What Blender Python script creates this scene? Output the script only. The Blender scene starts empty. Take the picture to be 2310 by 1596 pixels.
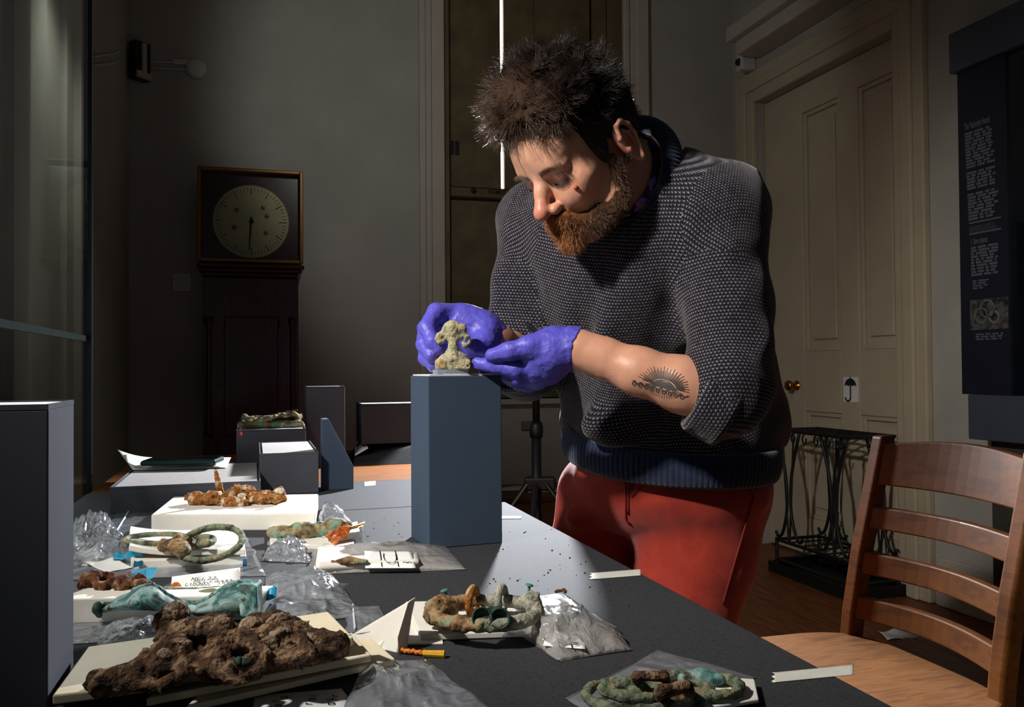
import bpy, math, random
import numpy as np
from mathutils import Vector, Matrix
random.seed(7)
SC = bpy.context.scene
COL = SC.collection
# ------------------------------------------------------------------ camera
FPX, CX, CY = 1925.0, 1155.0, 798.0
H, TZ = 0.995, 0.75                      # camera height, table height
YAW, PITCH, ROLL = math.radians(16.8), math.radians(0.952), math.radians(0.4)
fwd = np.array([math.sin(YAW)*math.cos(PITCH), math.cos(YAW)*math.cos(PITCH), math.sin(PITCH)])
r0 = np.array([math.cos(YAW), -math.sin(YAW), 0.0])
u0 = np.cross(r0, fwd)
rgt = r0*math.cos(ROLL) - u0*math.sin(ROLL)
upv = u0*math.cos(ROLL) + r0*math.sin(ROLL)
EYE = np.array([0.0, 0.0, H])
cam_d = bpy.data.cameras.new('camera'); cam = bpy.data.objects.new('camera', cam_d); COL.objects.link(cam)
cam_d.sensor_fit = 'HORIZONTAL'; cam_d.sensor_width = 36.0; cam_d.lens = FPX/2310*36.0
cam_d.clip_start = 0.02; cam_d.clip_end = 60
m = Matrix.Identity(4)
for i in range(3):
    m[i][0], m[i][1], m[i][2], m[i][3] = rgt[i], upv[i], -fwd[i], EYE[i]
cam.matrix_world = m
SC.camera = cam
XR, YW, XL = 2.72, 4.44, -0.576          # right wall, back wall, left wall
def ray(px, py): return fwd + rgt*((px-CX)/FPX) - upv*((py-CY)/FPX)
def U(px, py, d): return EYE + ray(px, py)*d                       # point at camera depth d
def PZ(px, py, z):
    r = ray(px, py); return EYE + r*((z-H)/r[2])
def T(px, py, h=0.0): return PZ(px, py, TZ+h)                      # point on the table plane
def BW(px, py, off=0.0):
    r = ray(px, py); return EYE + r*((YW-off)/r[1])
def RW(px, py, off=0.0):
    r = ray(px, py); return EYE + r*((XR-off)/r[0])
def LW(px, py, x=None):
    r = ray(px, py); return EYE + r*((XL if x is None else x)/r[0])
CAMX = r0.copy(); CAMY = np.array([math.sin(YAW), math.cos(YAW), 0.0]); ZZ = np.array([0, 0, 1.0])
def camvec(x, y, z):                                                # (right, up, toward depth) -> world
    return rgt*x + upv*y + fwd*z
# ------------------------------------------------------------------ world, lights, exposure
SC.view_settings.view_transform = 'Standard'; SC.view_settings.look = 'None'
SC.view_settings.gamma = 1.0; SC.view_settings.use_curve_mapping = False
SC.view_settings.exposure = 0.0
W = bpy.data.worlds.new('world'); SC.world = W; W.use_nodes = True
W.node_tree.nodes['Background'].inputs[0].default_value = (0.85, 0.92, 1.0, 1)
W.node_tree.nodes['Background'].inputs[1].default_value = 0.042
def spot(name, loc, aim, power, size, blend, radius, col=(1, 1, 1)):
    l = bpy.data.lights.new(name, 'SPOT'); l.energy = power; l.spot_size = math.radians(size); l.spot_blend = blend
    l.shadow_soft_size = radius; l.color = col
    o = bpy.data.objects.new(name, l); COL.objects.link(o); o.location = loc
    o.rotation_euler = (Vector(aim)-Vector(loc)).to_track_quat('-Z', 'Y').to_euler()
    return o
KEY_LOC = EYE + camvec(-0.95, 0.95, 0.30)
spot('key_flash', KEY_LOC, U(1330, 560, 1.2), 160, 70, 0.8, 0.045, (1.0, 0.96, 0.91))
BACK_LOC = U(1208, 560, 2.55)
spot('back_flash', BACK_LOC, T(850, 1250), 270, 100, 0.5, 0.04, (0.90, 0.94, 1.0))
spot('added_fill_spot', U(900, -120, 2.7), BW(1130, 260), 17, 100, 0.45, 0.06, (1.0, 0.98, 0.95))  # added fill that brightens the back wall and shutters; no known fixture
spot('added_fill_spot', U(1700, -150, 2.6), RW(1900, 680), 6, 80, 0.9, 0.06, (1.0, 0.94, 0.82))  # added dim fill for the door and right wall, no fixture there
spot('added_fill_spot', U(330, -140, 2.3), LW(90, 500), 8, 90, 0.9, 0.06, (0.93, 1.0, 0.92))  # added fill to lift the left wall behind the glass, not a fixture
# ------------------------------------------------------------------ materials
def lin(c): return tuple((x/255/12.92 if x/255 <= .04045 else ((x/255+.055)/1.055)**2.4) for x in c)
MATS = {}
def nt(name):
    mt = bpy.data.materials.new(name); mt.use_nodes = True
    t = mt.node_tree; b = t.nodes['Principled BSDF']; MATS[name] = mt
    return mt, t, b
def node(t, typ, **kw):
    n = t.nodes.new(typ)
    for k, v in kw.items():
        if k.startswith('i_'): n.inputs[k[2:].replace('_', ' ')].default_value = v
        else: setattr(n, k, v)
    return n
def ramp(t, stops):
    r = t.nodes.new('ShaderNodeValToRGB'); e = r.color_ramp.elements
    while len(e) > 1: e.remove(e[-1])
    e[0].position = stops[0][0]; e[0].color = (*stops[0][1], 1)
    for p, c in stops[1:]:
        x = e.new(p); x.color = (*c, 1)
    return r
def M(name, stops, rough=.6, scale=20.0, detail=4, bump=0.0, bscale=None, metal=0.0, spec=.4, coords='Object', distort=0.0,
      stretch=None, rough_var=0.0, sheen=0.0, coat=0.0, trans=0.0, sss=0.0, bdist=.002):
    """procedural material: noise-driven colour ramp (stops are sRGB 0..255) + bump"""
    if name in MATS: return MATS[name]
    mt, t, b = nt(name); L = t.links.new
    if not isinstance(stops[0], (list, tuple)): stops = [stops]
    if not isinstance(stops[0][1], (list, tuple)):
        n = len(stops); stops = [((.32+.36*i/max(1, n-1)), c) for i, c in enumerate(stops)]
    if len(stops) > 2: stops = [(.5+(p-.5)*.62, c) for p, c in stops]
    tc = t.nodes.new('ShaderNodeTexCoord'); src = tc.outputs[coords]
    if stretch:
        mp = t.nodes.new('ShaderNodeMapping'); mp.inputs['Scale'].default_value = stretch; L(src, mp.inputs['Vector']); src = mp.outputs[0]
    nz = node(t, 'ShaderNodeTexNoise'); nz.inputs['Scale'].default_value = scale; nz.inputs['Detail'].default_value = detail
    nz.inputs['Distortion'].default_value = distort; nz.inputs['Roughness'].default_value = .6
    L(src, nz.inputs['Vector'])
    r = ramp(t, [(p, lin(c)) for p, c in stops]); L(nz.outputs['Fac'], r.inputs['Fac']); L(r.outputs[0], b.inputs['Base Color'])
    b.inputs['Roughness'].default_value = rough; b.inputs['Metallic'].default_value = metal; b.inputs['Specular IOR Level'].default_value = spec
    if sheen: b.inputs['Sheen Weight'].default_value = sheen
    if coat: b.inputs['Coat Weight'].default_value = coat; b.inputs['Coat Roughness'].default_value = .15
    if sss:
        b.inputs['Subsurface Weight'].default_value = sss; b.inputs['Subsurface Radius'].default_value = (.010, .004, .002); b.inputs['Subsurface Scale'].default_value = .35
    if rough_var:
        mr = node(t, 'ShaderNodeMapRange'); mr.inputs[3].default_value = rough-rough_var; mr.inputs[4].default_value = rough+rough_var
        L(nz.outputs['Fac'], mr.inputs[0]); L(mr.outputs[0], b.inputs['Roughness'])
    if bump:
        n2 = node(t, 'ShaderNodeTexNoise'); n2.inputs['Scale'].default_value = bscale or scale*3; n2.inputs['Detail'].default_value = 4
        L(src, n2.inputs['Vector'])
        bp = node(t, 'ShaderNodeBump'); bp.inputs['Strength'].default_value = bump; bp.inputs['Distance'].default_value = bdist
        L(n2.outputs['Fac'], bp.inputs['Height']); L(bp.outputs[0], b.inputs['Normal'])
    return mt
def emis(name, col, s):
    mt, t, b = nt(name); b.inputs['Emission Color'].default_value = (*lin(col), 1); b.inputs['Emission Strength'].default_value = s
    b.inputs['Base Color'].default_value = (*lin(col), 1); return mt
def plastic(name, clear=.8, tint=(235, 240, 245), rough=.12, milk=.25, bump=.3, bscale=60):
    """thin clear film: mostly see-through, a little milky, with crinkled highlights"""
    mt, t, b = nt(name); L = t.links.new; out = t.nodes['Material Output']
    b.inputs['Base Color'].default_value = (*lin(tint), 1); b.inputs['Roughness'].default_value = rough; b.inputs['Specular IOR Level'].default_value = .9
    tr = node(t, 'ShaderNodeBsdfTransparent'); tr.inputs[0].default_value = (.97, .98, 1, 1)
    gl = node(t, 'ShaderNodeBsdfGlossy'); gl.inputs['Roughness'].default_value = rough
    mx = node(t, 'ShaderNodeMixShader'); mx.inputs[0].default_value = clear; L(b.outputs[0], mx.inputs[1]); L(tr.outputs[0], mx.inputs[2])
    lw = node(t, 'ShaderNodeLayerWeight'); lw.inputs['Blend'].default_value = .35
    mul = node(t, 'ShaderNodeMath', operation='MULTIPLY'); mul.inputs[1].default_value = milk; L(lw.outputs['Fresnel'], mul.inputs[0])
    mx2 = node(t, 'ShaderNodeMixShader'); L(mul.outputs[0], mx2.inputs[0]); L(mx.outputs[0], mx2.inputs[1]); L(gl.outputs[0], mx2.inputs[2])
    L(mx2.outputs[0], out.inputs['Surface'])
    tc = node(t, 'ShaderNodeTexCoord'); n2 = node(t, 'ShaderNodeTexNoise'); n2.inputs['Scale'].default_value = bscale; n2.inputs['Detail'].default_value = 3; n2.inputs['Distortion'].default_value = 1.2
    L(tc.outputs['Object'], n2.inputs['Vector']); bp = node(t, 'ShaderNodeBump'); bp.inputs['Strength'].default_value = bump; bp.inputs['Distance'].default_value = .01
    L(n2.outputs['Fac'], bp.inputs['Height'])
    for s in (b, gl): L(bp.outputs[0], s.inputs['Normal'])
    L(bp.outputs[0], lw.inputs['Normal'])
    return mt
# ------------------------------------------------------------------ mesh helpers
def thing(name, label, cat, loc, group=None, kind=None):
    o = bpy.data.objects.new(name, None); COL.objects.link(o); o.location = loc; o.empty_display_size = .05
    if label: o['label'] = label
    if cat: o['category'] = cat
    if group: o['group'] = group
    if kind: o['kind'] = kind
    return o
def wloc(o):
    p = Vector(o.location)
    while o.parent: o = o.parent; p = p + Vector(o.location)
    return p
def tag(o, label, cat, group=None):
    o['label'] = label; o['category'] = cat
    if group: o['group'] = group
    return o
def add(name, V, Fc, mat, parent=None, smooth=False, kind=None, bevel=0.0, label=None, solid=0.0, mats=None, midx=None, seg=2):
    V = np.asarray(V, dtype=np.float64)
    c = np.array([(V[:, 0].min()+V[:, 0].max())/2, (V[:, 1].min()+V[:, 1].max())/2, V[:, 2].min()])
    me = bpy.data.meshes.new(name); me.from_pydata((V-c).tolist(), [], [list(map(int, f)) for f in Fc] if not isinstance(Fc, np.ndarray) else Fc.tolist())
    for mm in (mats or [mat]): me.materials.append(mm)
    if midx is not None: me.polygons.foreach_set('material_index', np.asarray(midx, dtype=np.int32))
    if smooth: me.polygons.foreach_set('use_smooth', np.ones(len(me.polygons), dtype=bool))
    me.update()
    o = bpy.data.objects.new(name, me); COL.objects.link(o)
    if parent:
        o.parent = parent; o.location = Vector(c)-wloc(parent)
    else: o.location = c
    if kind: o['kind'] = kind
    if label: o['label'] = label
    if bevel:
        bm = o.modifiers.new('bevel', 'BEVEL'); bm.width = bevel; bm.segments = seg; bm.limit_method = 'ANGLE'; bm.angle_limit = .6
    if solid:
        sm = o.modifiers.new('solid', 'SOLIDIFY'); sm.thickness = solid; sm.offset = 0
    return o
class MB:
    def __init__(s): s.V = []; s.F = []
    def raw(s, V, F):
        n = len(s.V); s.V += [tuple(v) for v in V]; s.F += [[i+n for i in f] for f in F]; return s
    def hexa(s, b, t):                               # 4 bottom corners (ccw from above) and 4 top corners
        return s.raw(list(b)+list(t), [(3, 2, 1, 0), (4, 5, 6, 7), (0, 1, 5, 4), (1, 2, 6, 5), (2, 3, 7, 6), (3, 0, 4, 7)])
    def box(s, lo, hi):
        x0, y0, z0 = lo; x1, y1, z1 = hi
        return s.hexa([(x0, y0, z0), (x1, y0, z0), (x1, y1, z0), (x0, y1, z0)], [(x0, y0, z1), (x1, y0, z1), (x1, y1, z1), (x0, y1, z1)])
    def obox(s, c, ax, half):                        # oriented box
        c = np.array(c, float); A = [np.array(v, float)*h for v, h in zip(ax, half)]
        q = lambda i, j, k: c+i*A[0]+j*A[1]+k*A[2]
        return s.hexa([q(-1, -1, -1), q(1, -1, -1), q(1, 1, -1), q(-1, 1, -1)], [q(-1, -1, 1), q(1, -1, 1), q(1, 1, 1), q(-1, 1, 1)])
    def prism(s, poly, vec):
        n = len(poly); poly = [np.array(p, float) for p in poly]; vec = np.array(vec, float)
        nrm = np.zeros(3)
        for i in range(n): nrm += np.cross(poly[i], poly[(i+1) % n])
        if np.dot(nrm, vec) > 0: poly = poly[::-1]
        return s.raw(poly+[p+vec for p in poly], [tuple(range(n)), tuple(range(2*n-1, n-1, -1))]+[((i+1) % n, i, i+n, (i+1) % n+n) for i in range(n)])
    def tube(s, pts, r, n=10, closed=False, flat=None):
        pts = [np.array(p, float) for p in pts]; k = len(pts)
        if not isinstance(r, (list, tuple, np.ndarray)): r = [r]*k
        tg = []
        for i in range(k):
            a = pts[(i-1) % k] if (closed or i > 0) else pts[i]; b = pts[(i+1) % k] if (closed or i < k-1) else pts[i]
            v = b-a; tg.append(v/(np.linalg.norm(v)+1e-12))
        ref = np.array([0, 0, 1.0]) if abs(tg[0][2]) < .9 else np.array([1.0, 0, 0])
        nrm = np.cross(tg[0], ref); nrm /= np.linalg.norm(nrm); V = []; F = []
        for i in range(k):
            nrm = nrm-tg[i]*np.dot(nrm, tg[i]); nrm /= np.linalg.norm(nrm)+1e-12; bn = np.cross(tg[i], nrm)
            for j in range(n):
                a = 2*math.pi*j/n; e = (1, 1) if flat is None else flat
                V.append(pts[i]+r[i]*(e[0]*math.cos(a)*nrm+e[1]*math.sin(a)*bn))
        for i in range(k if closed else k-1):
            i2 = (i+1) % k
            for j in range(n): F.append((i*n+j, i*n+(j+1) % n, i2*n+(j+1) % n, i2*n+j))
        if not closed: F += [tuple(range(n-1, -1, -1)), tuple(range((k-1)*n, k*n))]
        return s.raw(V, F)
    def lathe(s, prof, c=(0, 0, 0), ax=None, n=32):   # prof: (r, h) pairs around ax
        A = np.array(ax if ax is not None else (0, 0, 1), float); A /= np.linalg.norm(A)
        e1 = np.cross(A, (1, 0, 0) if abs(A[0]) < .9 else (0, 1, 0)); e1 /= np.linalg.norm(e1); e2 = np.cross(A, e1); c = np.array(c, float)
        V = []; F = []
        for r, h in prof:
            for j in range(n):
                a = 2*math.pi*j/n; V.append(c+A*h+r*(math.cos(a)*e1+math.sin(a)*e2))
        for i in range(len(prof)-1):
            for j in range(n): F.append((i*n+j, i*n+(j+1) % n, (i+1)*n+(j+1) % n, (i+1)*n+j))
        F += [tuple(range(n-1, -1, -1)), tuple(range((len(prof)-1)*n, len(prof)*n))]
        return s.raw(V, F)
    def build(s, name, mat, parent=None, **kw): return add(name, s.V, s.F, mat, parent, **kw)
def smoothpath(P, n=40, closed=False):
    P = [np.array(p, float) for p in P]; k = len(P); out = []
    segs = k if closed else k-1; per = max(2, n//segs)
    for i in range(segs):
        p0 = P[(i-1) % k] if (closed or i > 0) else 2*P[0]-P[1]; p1 = P[i]; p2 = P[(i+1) % k]
        p3 = P[(i+2) % k] if (closed or i+2 < k) else 2*P[-1]-P[-2]
        for j in range(per):
            t = j/per; out.append(.5*((2*p1)+(-p0+p2)*t+(2*p0-5*p1+4*p2-p3)*t*t+(-p0+3*p1-3*p2+p3)*t**3))
    if not closed: out.append(P[-1])
    return out
# ------------------------------------------------------------------ noise and implicit-surface modelling
def _hash(i, j, k, seed):
    n = (i.astype(np.int64)*374761393 + j.astype(np.int64)*668265263 + k.astype(np.int64)*2147483647 + seed*974634777) & 0x7fffffff
    n = ((n ^ (n >> 13))*1274126177) & 0x7fffffff
    n = ((n ^ (n >> 16))*668265263) & 0x7fffffff
    return (n & 0xffff).astype(np.float32)/65535.0
def vnoise(P, scale, seed=0):
    Q = P*scale; I = np.floor(Q).astype(np.int64); f = (Q-I).astype(np.float32); f = f*f*(3-2*f); r = 0
    for dx in (0, 1):
        for dy in (0, 1):
            for dz in (0, 1):
                w = (f[..., 0] if dx else 1-f[..., 0])*(f[..., 1] if dy else 1-f[..., 1])*(f[..., 2] if dz else 1-f[..., 2])
                r = r+w*_hash(I[..., 0]+dx, I[..., 1]+dy, I[..., 2]+dz, seed)
    return r*2-1
def fbm(P, scale, oct=3, seed=0):
    r = 0; a = 1; s = 0
    for o in range(oct): r = r+a*vnoise(P, scale*2**o, seed+o*17); s += a; a *= .5
    return r/s
class SDF:
    def __init__(s, h, pad=.02): s.h = h; s.ops = []; s.pad = pad
    def cap(s, a, b, ra, rb=None, k=.01, sub=False, tint=0):
        a = np.array(a, float); b = np.array(b, float); rb = ra if rb is None else rb; r = max(ra, rb)
        ba = b-a; q = float(ba@ba)+1e-12
        def f(X, Y, Z):
            x = X-a[0]; y = Y-a[1]; z = Z-a[2]
            t = np.clip((x*ba[0]+y*ba[1]+z*ba[2])/q, 0, 1)
            return np.sqrt((x-t*ba[0])**2+(y-t*ba[1])**2+(z-t*ba[2])**2)-(ra+(rb-ra)*t)
        s.ops.append((f, np.minimum(a, b)-r, np.maximum(a, b)+r, k, sub)); return s
    def chain(s, pts, rs, k=.01, sub=False):
        if not isinstance(rs, (list, tuple, np.ndarray)): rs = [rs]*len(pts)
        for i in range(len(pts)-1): s.cap(pts[i], pts[i+1], rs[i], rs[i+1], k, sub)
        return s
    def ell(s, c, rad, ax=None, k=.01, sub=False):
        c = np.array(c, float); rad = np.array(rad, float); A = np.eye(3) if ax is None else np.array(ax, float)
        def f(X, Y, Z):
            x = X-c[0]; y = Y-c[1]; z = Z-c[2]; k0 = 0; k1 = 0
            for i in range(3):
                q = x*A[i][0]+y*A[i][1]+z*A[i][2]; k0 = k0+(q/rad[i])**2; k1 = k1+(q/rad[i]**2)**2
            k0 = np.sqrt(k0); return k0*(k0-1)/np.sqrt(k1+1e-9)
        e = np.array([math.sqrt(sum((A[i][j]*rad[i])**2 for i in range(3))) for j in range(3)])
        s.ops.append((f, c-e, c+e, k, sub)); return s
    def box(s, c, half, ax=None, r=.002, k=.004, sub=False):
        c = np.array(c, float); A = np.eye(3) if ax is None else np.array(ax, float); hf = np.array(half, float)-r
        def f(X, Y, Z):
            x = X-c[0]; y = Y-c[1]; z = Z-c[2]; o = 0; mx = None
            for i in range(3):
                q = np.abs(x*A[i][0]+y*A[i][1]+z*A[i][2])-hf[i]; o = o+np.maximum(q, 0)**2; mx = q if mx is None else np.maximum(mx, q)
            return np.sqrt(o)+np.minimum(mx, 0)-r
        e = np.array([sum(abs(A[i][j])*half[i] for i in range(3)) for j in range(3)])
        s.ops.append((f, c-e, c+e, k, sub)); return s
    def mesh(s, disp=None, smooth=1):
        h = s.h; los = [o[1] for o in s.ops if not o[4]]; his = [o[2] for o in s.ops if not o[4]]
        lo = np.min(los, 0)-s.pad; hi = np.max(his, 0)+s.pad; n = np.ceil((hi-lo)/h).astype(int)+1
        D = np.full(n, .06, dtype=np.float32); ax = [(lo[i]+h*np.arange(n[i])).astype(np.float32) for i in range(3)]
        for f, a, b, k, sub in s.ops:
            mrg = max(2.2*k, 3*h)
            i0 = np.clip(np.floor((a-mrg-lo)/h).astype(int), 0, n-1); i1 = np.clip(np.ceil((b+mrg-lo)/h).astype(int)+1, 1, n)
            if np.any(i1-i0 < 1): continue
            sl = tuple(slice(i0[i], i1[i]) for i in range(3))
            d = f(ax[0][sl[0]][:, None, None], ax[1][sl[1]][None, :, None], ax[2][sl[2]][None, None, :]).astype(np.float32)
            o = D[sl]
            if sub:
                d = -d; hh = np.maximum(k-np.abs(o-d), 0)/k; D[sl] = np.maximum(o, d)+hh*hh*k*.25
            else:
                hh = np.maximum(k-np.abs(o-d), 0)/k; D[sl] = np.minimum(o, d)-hh*hh*k*.25
        if disp is not None:
            mk = np.abs(D) < .03; ii = np.nonzero(mk)
            P = np.stack([ax[i][ii[i]] for i in range(3)], -1)
            D[mk] += disp(P).astype(np.float32)
        D[0] = D[-1] = .02; D[:, 0] = D[:, -1] = .02; D[:, :, 0] = D[:, :, -1] = .02
        return surfnet(D, lo, h, smooth)
def surfnet(D, lo, h, smooth=1):
    s = D < 0; nx, ny, nz = D.shape
    cnt = np.zeros((nx-1, ny-1, nz-1), dtype=np.int8)
    for dx in (0, 1):
        for dy in (0, 1):
            for dz in (0, 1): cnt += s[dx:nx-1+dx, dy:ny-1+dy, dz:nz-1+dz]
    I = np.nonzero((cnt > 0) & (cnt < 8)); nv = len(I[0])
    idx = np.full(cnt.shape, -1, dtype=np.int32); idx[I] = np.arange(nv)
    acc = np.zeros((nv, 3)); c = np.zeros(nv)
    cor = {(dx, dy, dz): D[I[0]+dx, I[1]+dy, I[2]+dz] for dx in (0, 1) for dy in (0, 1) for dz in (0, 1)}
    for axis in range(3):
        for a in (0, 1):
            for b in (0, 1):
                k0 = [a, b]; k0.insert(axis, 0); k1 = [a, b]; k1.insert(axis, 1)
                v0 = cor[tuple(k0)]; v1 = cor[tuple(k1)]; cr = (v0 < 0) != (v1 < 0)
                t = np.where(cr, v0/(v0-v1+1e-20), 0); p = np.array(k0, float)[None]+np.zeros((nv, 3)); p[:, axis] = t
                acc += p*cr[:, None]; c += cr
    V = lo+h*(np.stack(I, -1)+acc/np.maximum(c, 1)[:, None])
    Fs = []
    for axis in range(3):
        o1, o2 = (axis+1) % 3, (axis+2) % 3
        sl0 = [slice(None)]*3; sl1 = [slice(None)]*3; sl0[axis] = slice(0, -1); sl1[axis] = slice(1, None)
        A = s[tuple(sl0)]; B = s[tuple(sl1)]; E = np.array(np.nonzero(A != B)).T
        E = E[(E[:, o1] > 0) & (E[:, o2] > 0) & (E[:, o1] < D.shape[o1]-1) & (E[:, o2] < D.shape[o2]-1)]
        fl = A[tuple(E.T)]
        def g(a, b):
            q = E.copy(); q[:, o1] -= a; q[:, o2] -= b; return idx[tuple(q.T)]
        q = np.stack([g(1, 1), g(0, 1), g(0, 0), g(1, 0)], -1)
        q[~fl] = q[~fl][:, ::-1]; Fs.append(q)
    Fc = np.concatenate(Fs); Fc = Fc[(Fc >= 0).all(1)]
    for _ in range(smooth):
        sm = np.zeros_like(V); ct = np.zeros(nv)
        for i in range(4):
            a, b = Fc[:, i], Fc[:, (i+1) % 4]
            np.add.at(sm, a, V[b]); np.add.at(sm, b, V[a]); np.add.at(ct, a, 1); np.add.at(ct, b, 1)
        V = .5*V+.5*sm/np.maximum(ct, 1)[:, None]
    return V, Fc
def vnormals(V, Fc):
    n = np.cross(V[Fc[:, 2]]-V[Fc[:, 0]], V[Fc[:, 3]]-V[Fc[:, 1]]); N = np.zeros_like(V)
    for i in range(4): np.add.at(N, Fc[:, i], n)
    return N/(np.linalg.norm(N, axis=1)[:, None]+1e-12)
def vcol(o, name, C):
    a = o.data.color_attributes.new(name, 'FLOAT_COLOR', 'POINT'); C = np.asarray(C, dtype=np.float32)
    if C.shape[1] == 3: C = np.concatenate([C, np.ones((len(C), 1), np.float32)], 1)
    a.data.foreach_set('color', C.ravel())
def sheet(name, C, mat, parent=None, nx=24, ny=18, th=.0006, fn=None, smooth=True, **kw):
    """a thin sheet with thickness spanned by corner points C (near-left, near-right, far-right, far-left); fn(u, v, P) -> offset"""
    C = [np.array(c, float) for c in C]; V = []; F = []
    uu, vv = np.meshgrid(np.linspace(0, 1, nx+1), np.linspace(0, 1, ny+1))
    P = ((1-uu)*(1-vv))[..., None]*C[0]+(uu*(1-vv))[..., None]*C[1]+(uu*vv)[..., None]*C[2]+((1-uu)*vv)[..., None]*C[3]
    if fn is not None: P = P+fn(uu, vv, P)
    du = np.gradient(P, axis=1); dv = np.gradient(P, axis=0); N = np.cross(du, dv); N /= np.linalg.norm(N, axis=-1)[..., None]+1e-12
    V = np.concatenate([P.reshape(-1, 3), (P+N*th).reshape(-1, 3)]); w = nx+1; n = w*(ny+1)
    for j in range(ny):
        for i in range(nx):
            a = j*w+i; F.append((a+w, a+w+1, a+1, a)); F.append((n+a, n+a+1, n+a+w+1, n+a+w))
    for i in range(nx):
        F.append((i, i+1, n+i+1, n+i)); a = ny*w+i; F.append((a+1, a, n+a, n+a+1))
    for j in range(ny):
        a = j*w; F.append((a+w, a, n+a, n+a+w)); a = j*w+nx; F.append((a, a+w, n+a+w, n+a))
    return add(name, V, F, mat, parent, smooth=smooth, **kw)
def zoff(f): return lambda u, v, P: np.stack([0*u, 0*u, f(u, v, P)], -1)
def text_geo(s, size=1.0, bold=0.0):
    cu = bpy.data.curves.new('t', 'FONT'); cu.body = s; cu.size = size; cu.offset = bold; cu.resolution_u = 3
    o = bpy.data.objects.new('t', cu); COL.objects.link(o); dg = bpy.context.evaluated_depsgraph_get()
    me = o.evaluated_get(dg).to_mesh(); V = np.array([v.co[:] for v in me.vertices]); F = [tuple(p.vertices) for p in me.polygons]
    o.evaluated_get(dg).to_mesh_clear(); bpy.data.objects.remove(o); bpy.data.curves.remove(cu)
    return V, F
def text_on(mb, s, org, ex, ey, size, bold=0.0):
    V, F = text_geo(s, size, bold); org, ex, ey = (np.array(a, float) for a in (org, ex, ey))
    mb.raw([org+ex*v[0]+ey*v[1] for v in V], F); return V[:, 0].max()
def stroke(mb, pts, w, nrm=(0, 0, 1)):
    """a pen stroke: flat ribbon along pts"""
    pts = [np.array(p, float) for p in pts]; nrm = np.array(nrm, float); L = []; R = []
    for i, p in enumerate(pts):
        v = pts[min(i+1, len(pts)-1)]-pts[max(i-1, 0)]; s_ = np.cross(v, nrm); s_ /= np.linalg.norm(s_)+1e-12
        L.append(p+s_*w/2); R.append(p-s_*w/2)
    n = len(pts); mb.raw(L+R, [(i, i+1, n+i+1, n+i) for i in range(n-1)])
# ================================================================== SETTING
m_wall = M('wall_paint', [(164, 161, 152), (176, 173, 164)], rough=.8, scale=3, bump=.05, bscale=90)
m_trim = M('trim_paint', [(176, 168, 156), (190, 183, 170)], rough=.55, scale=4, bump=.04, bscale=60)
m_shut = M('shutter_paint', [(92, 79, 54), (104, 90, 62), (114, 100, 72)], rough=.6, scale=5, bump=.06, bscale=40)
m_doorp = M('door_paint', [(178, 166, 142), (192, 180, 156)], rough=.5, scale=4, bump=.04, bscale=70)
m_floorw = M('floor_wood', [(92, 48, 22), (120, 66, 32), (134, 78, 40)], rough=.45, scale=6, stretch=(14, 1.2, 1), bump=.05)
m_black = M('black_metal', [(14, 14, 15), (24, 24, 25)], rough=.5, scale=30)
m_iron = M('rusty_iron', [(34, 20, 12), (58, 34, 22)], rough=.7, scale=40)
m_whitep = M('white_plastic', [(196, 196, 192), (204, 204, 200)], rough=.4, scale=10)
m_wood_o = M('warm_wood', [(80, 44, 12), (100, 58, 18), (90, 50, 14)], rough=.75, scale=8, stretch=(1.2, 12, 12), spec=.15)
m_paper = M('paper', [(226, 224, 220), (236, 234, 230)], rough=.8, scale=15)
HC = 3.3
# floor: planks as pieces
fl = thing('floor', None, None, (1, 2, 0), kind='structure')
MB().box((XL-.1, -1.5, -.06), (XR+.15, YW+.3, -.012)).build('subfloor', m_floorw, fl)
x = XL-.1; rng = random.Random(3)
while x < XR+.1:
    w = .11; y = -1.5
    while y < YW+.25:
        L = min(rng.uniform(1.2, 2.2), YW+.25-y)
        MB().box((x+.0012, y+.0012, -.014), (x+w-.0012, y+L-.0012, rng.uniform(-.001, 0))).build('plank', m_floorw, fl); y += L
    x += w
# back wall with window opening
wx0 = BW(985, 500)[0]; wx1 = BW(1428, 500)[0]; zs = BW(1200, 900)[2]
wb = MB(); wb.box((XL-.1, YW, 0), (wx0, YW+.2, HC)); wb.box((wx1, YW, 0), (XR+.2, YW+.2, HC)); wb.box((wx0, YW, 0), (wx1, YW+.2, zs))
o = wb.build('wall_back', m_wall); o['kind'] = 'structure'
wl = MB(); wl.box((XL-.15, 1.2, 0), (XL, YW, HC)); o = wl.build('wall_left', m_wall); o['kind'] = 'structure'
# right wall with door opening
dy1 = RW(1712, 500)[1]; dy0 = RW(2030, 500)[1]; dz1 = RW(2025, 66)[2]
wr = MB(); wr.box((XR, dy1, 0), (XR+.2, YW, HC)); wr.box((XR, .3, 0), (XR+.2, dy0, HC)); wr.box((XR, dy0, dz1), (XR+.2, dy1, HC))
o = wr.build('wall_right', m_wall); o['kind'] = 'structure'
o = MB().box((XL-.15, .3, HC), (XR+.2, YW+.2, HC+.08)).build('ceiling', m_wall); o['kind'] = 'structure'
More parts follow.
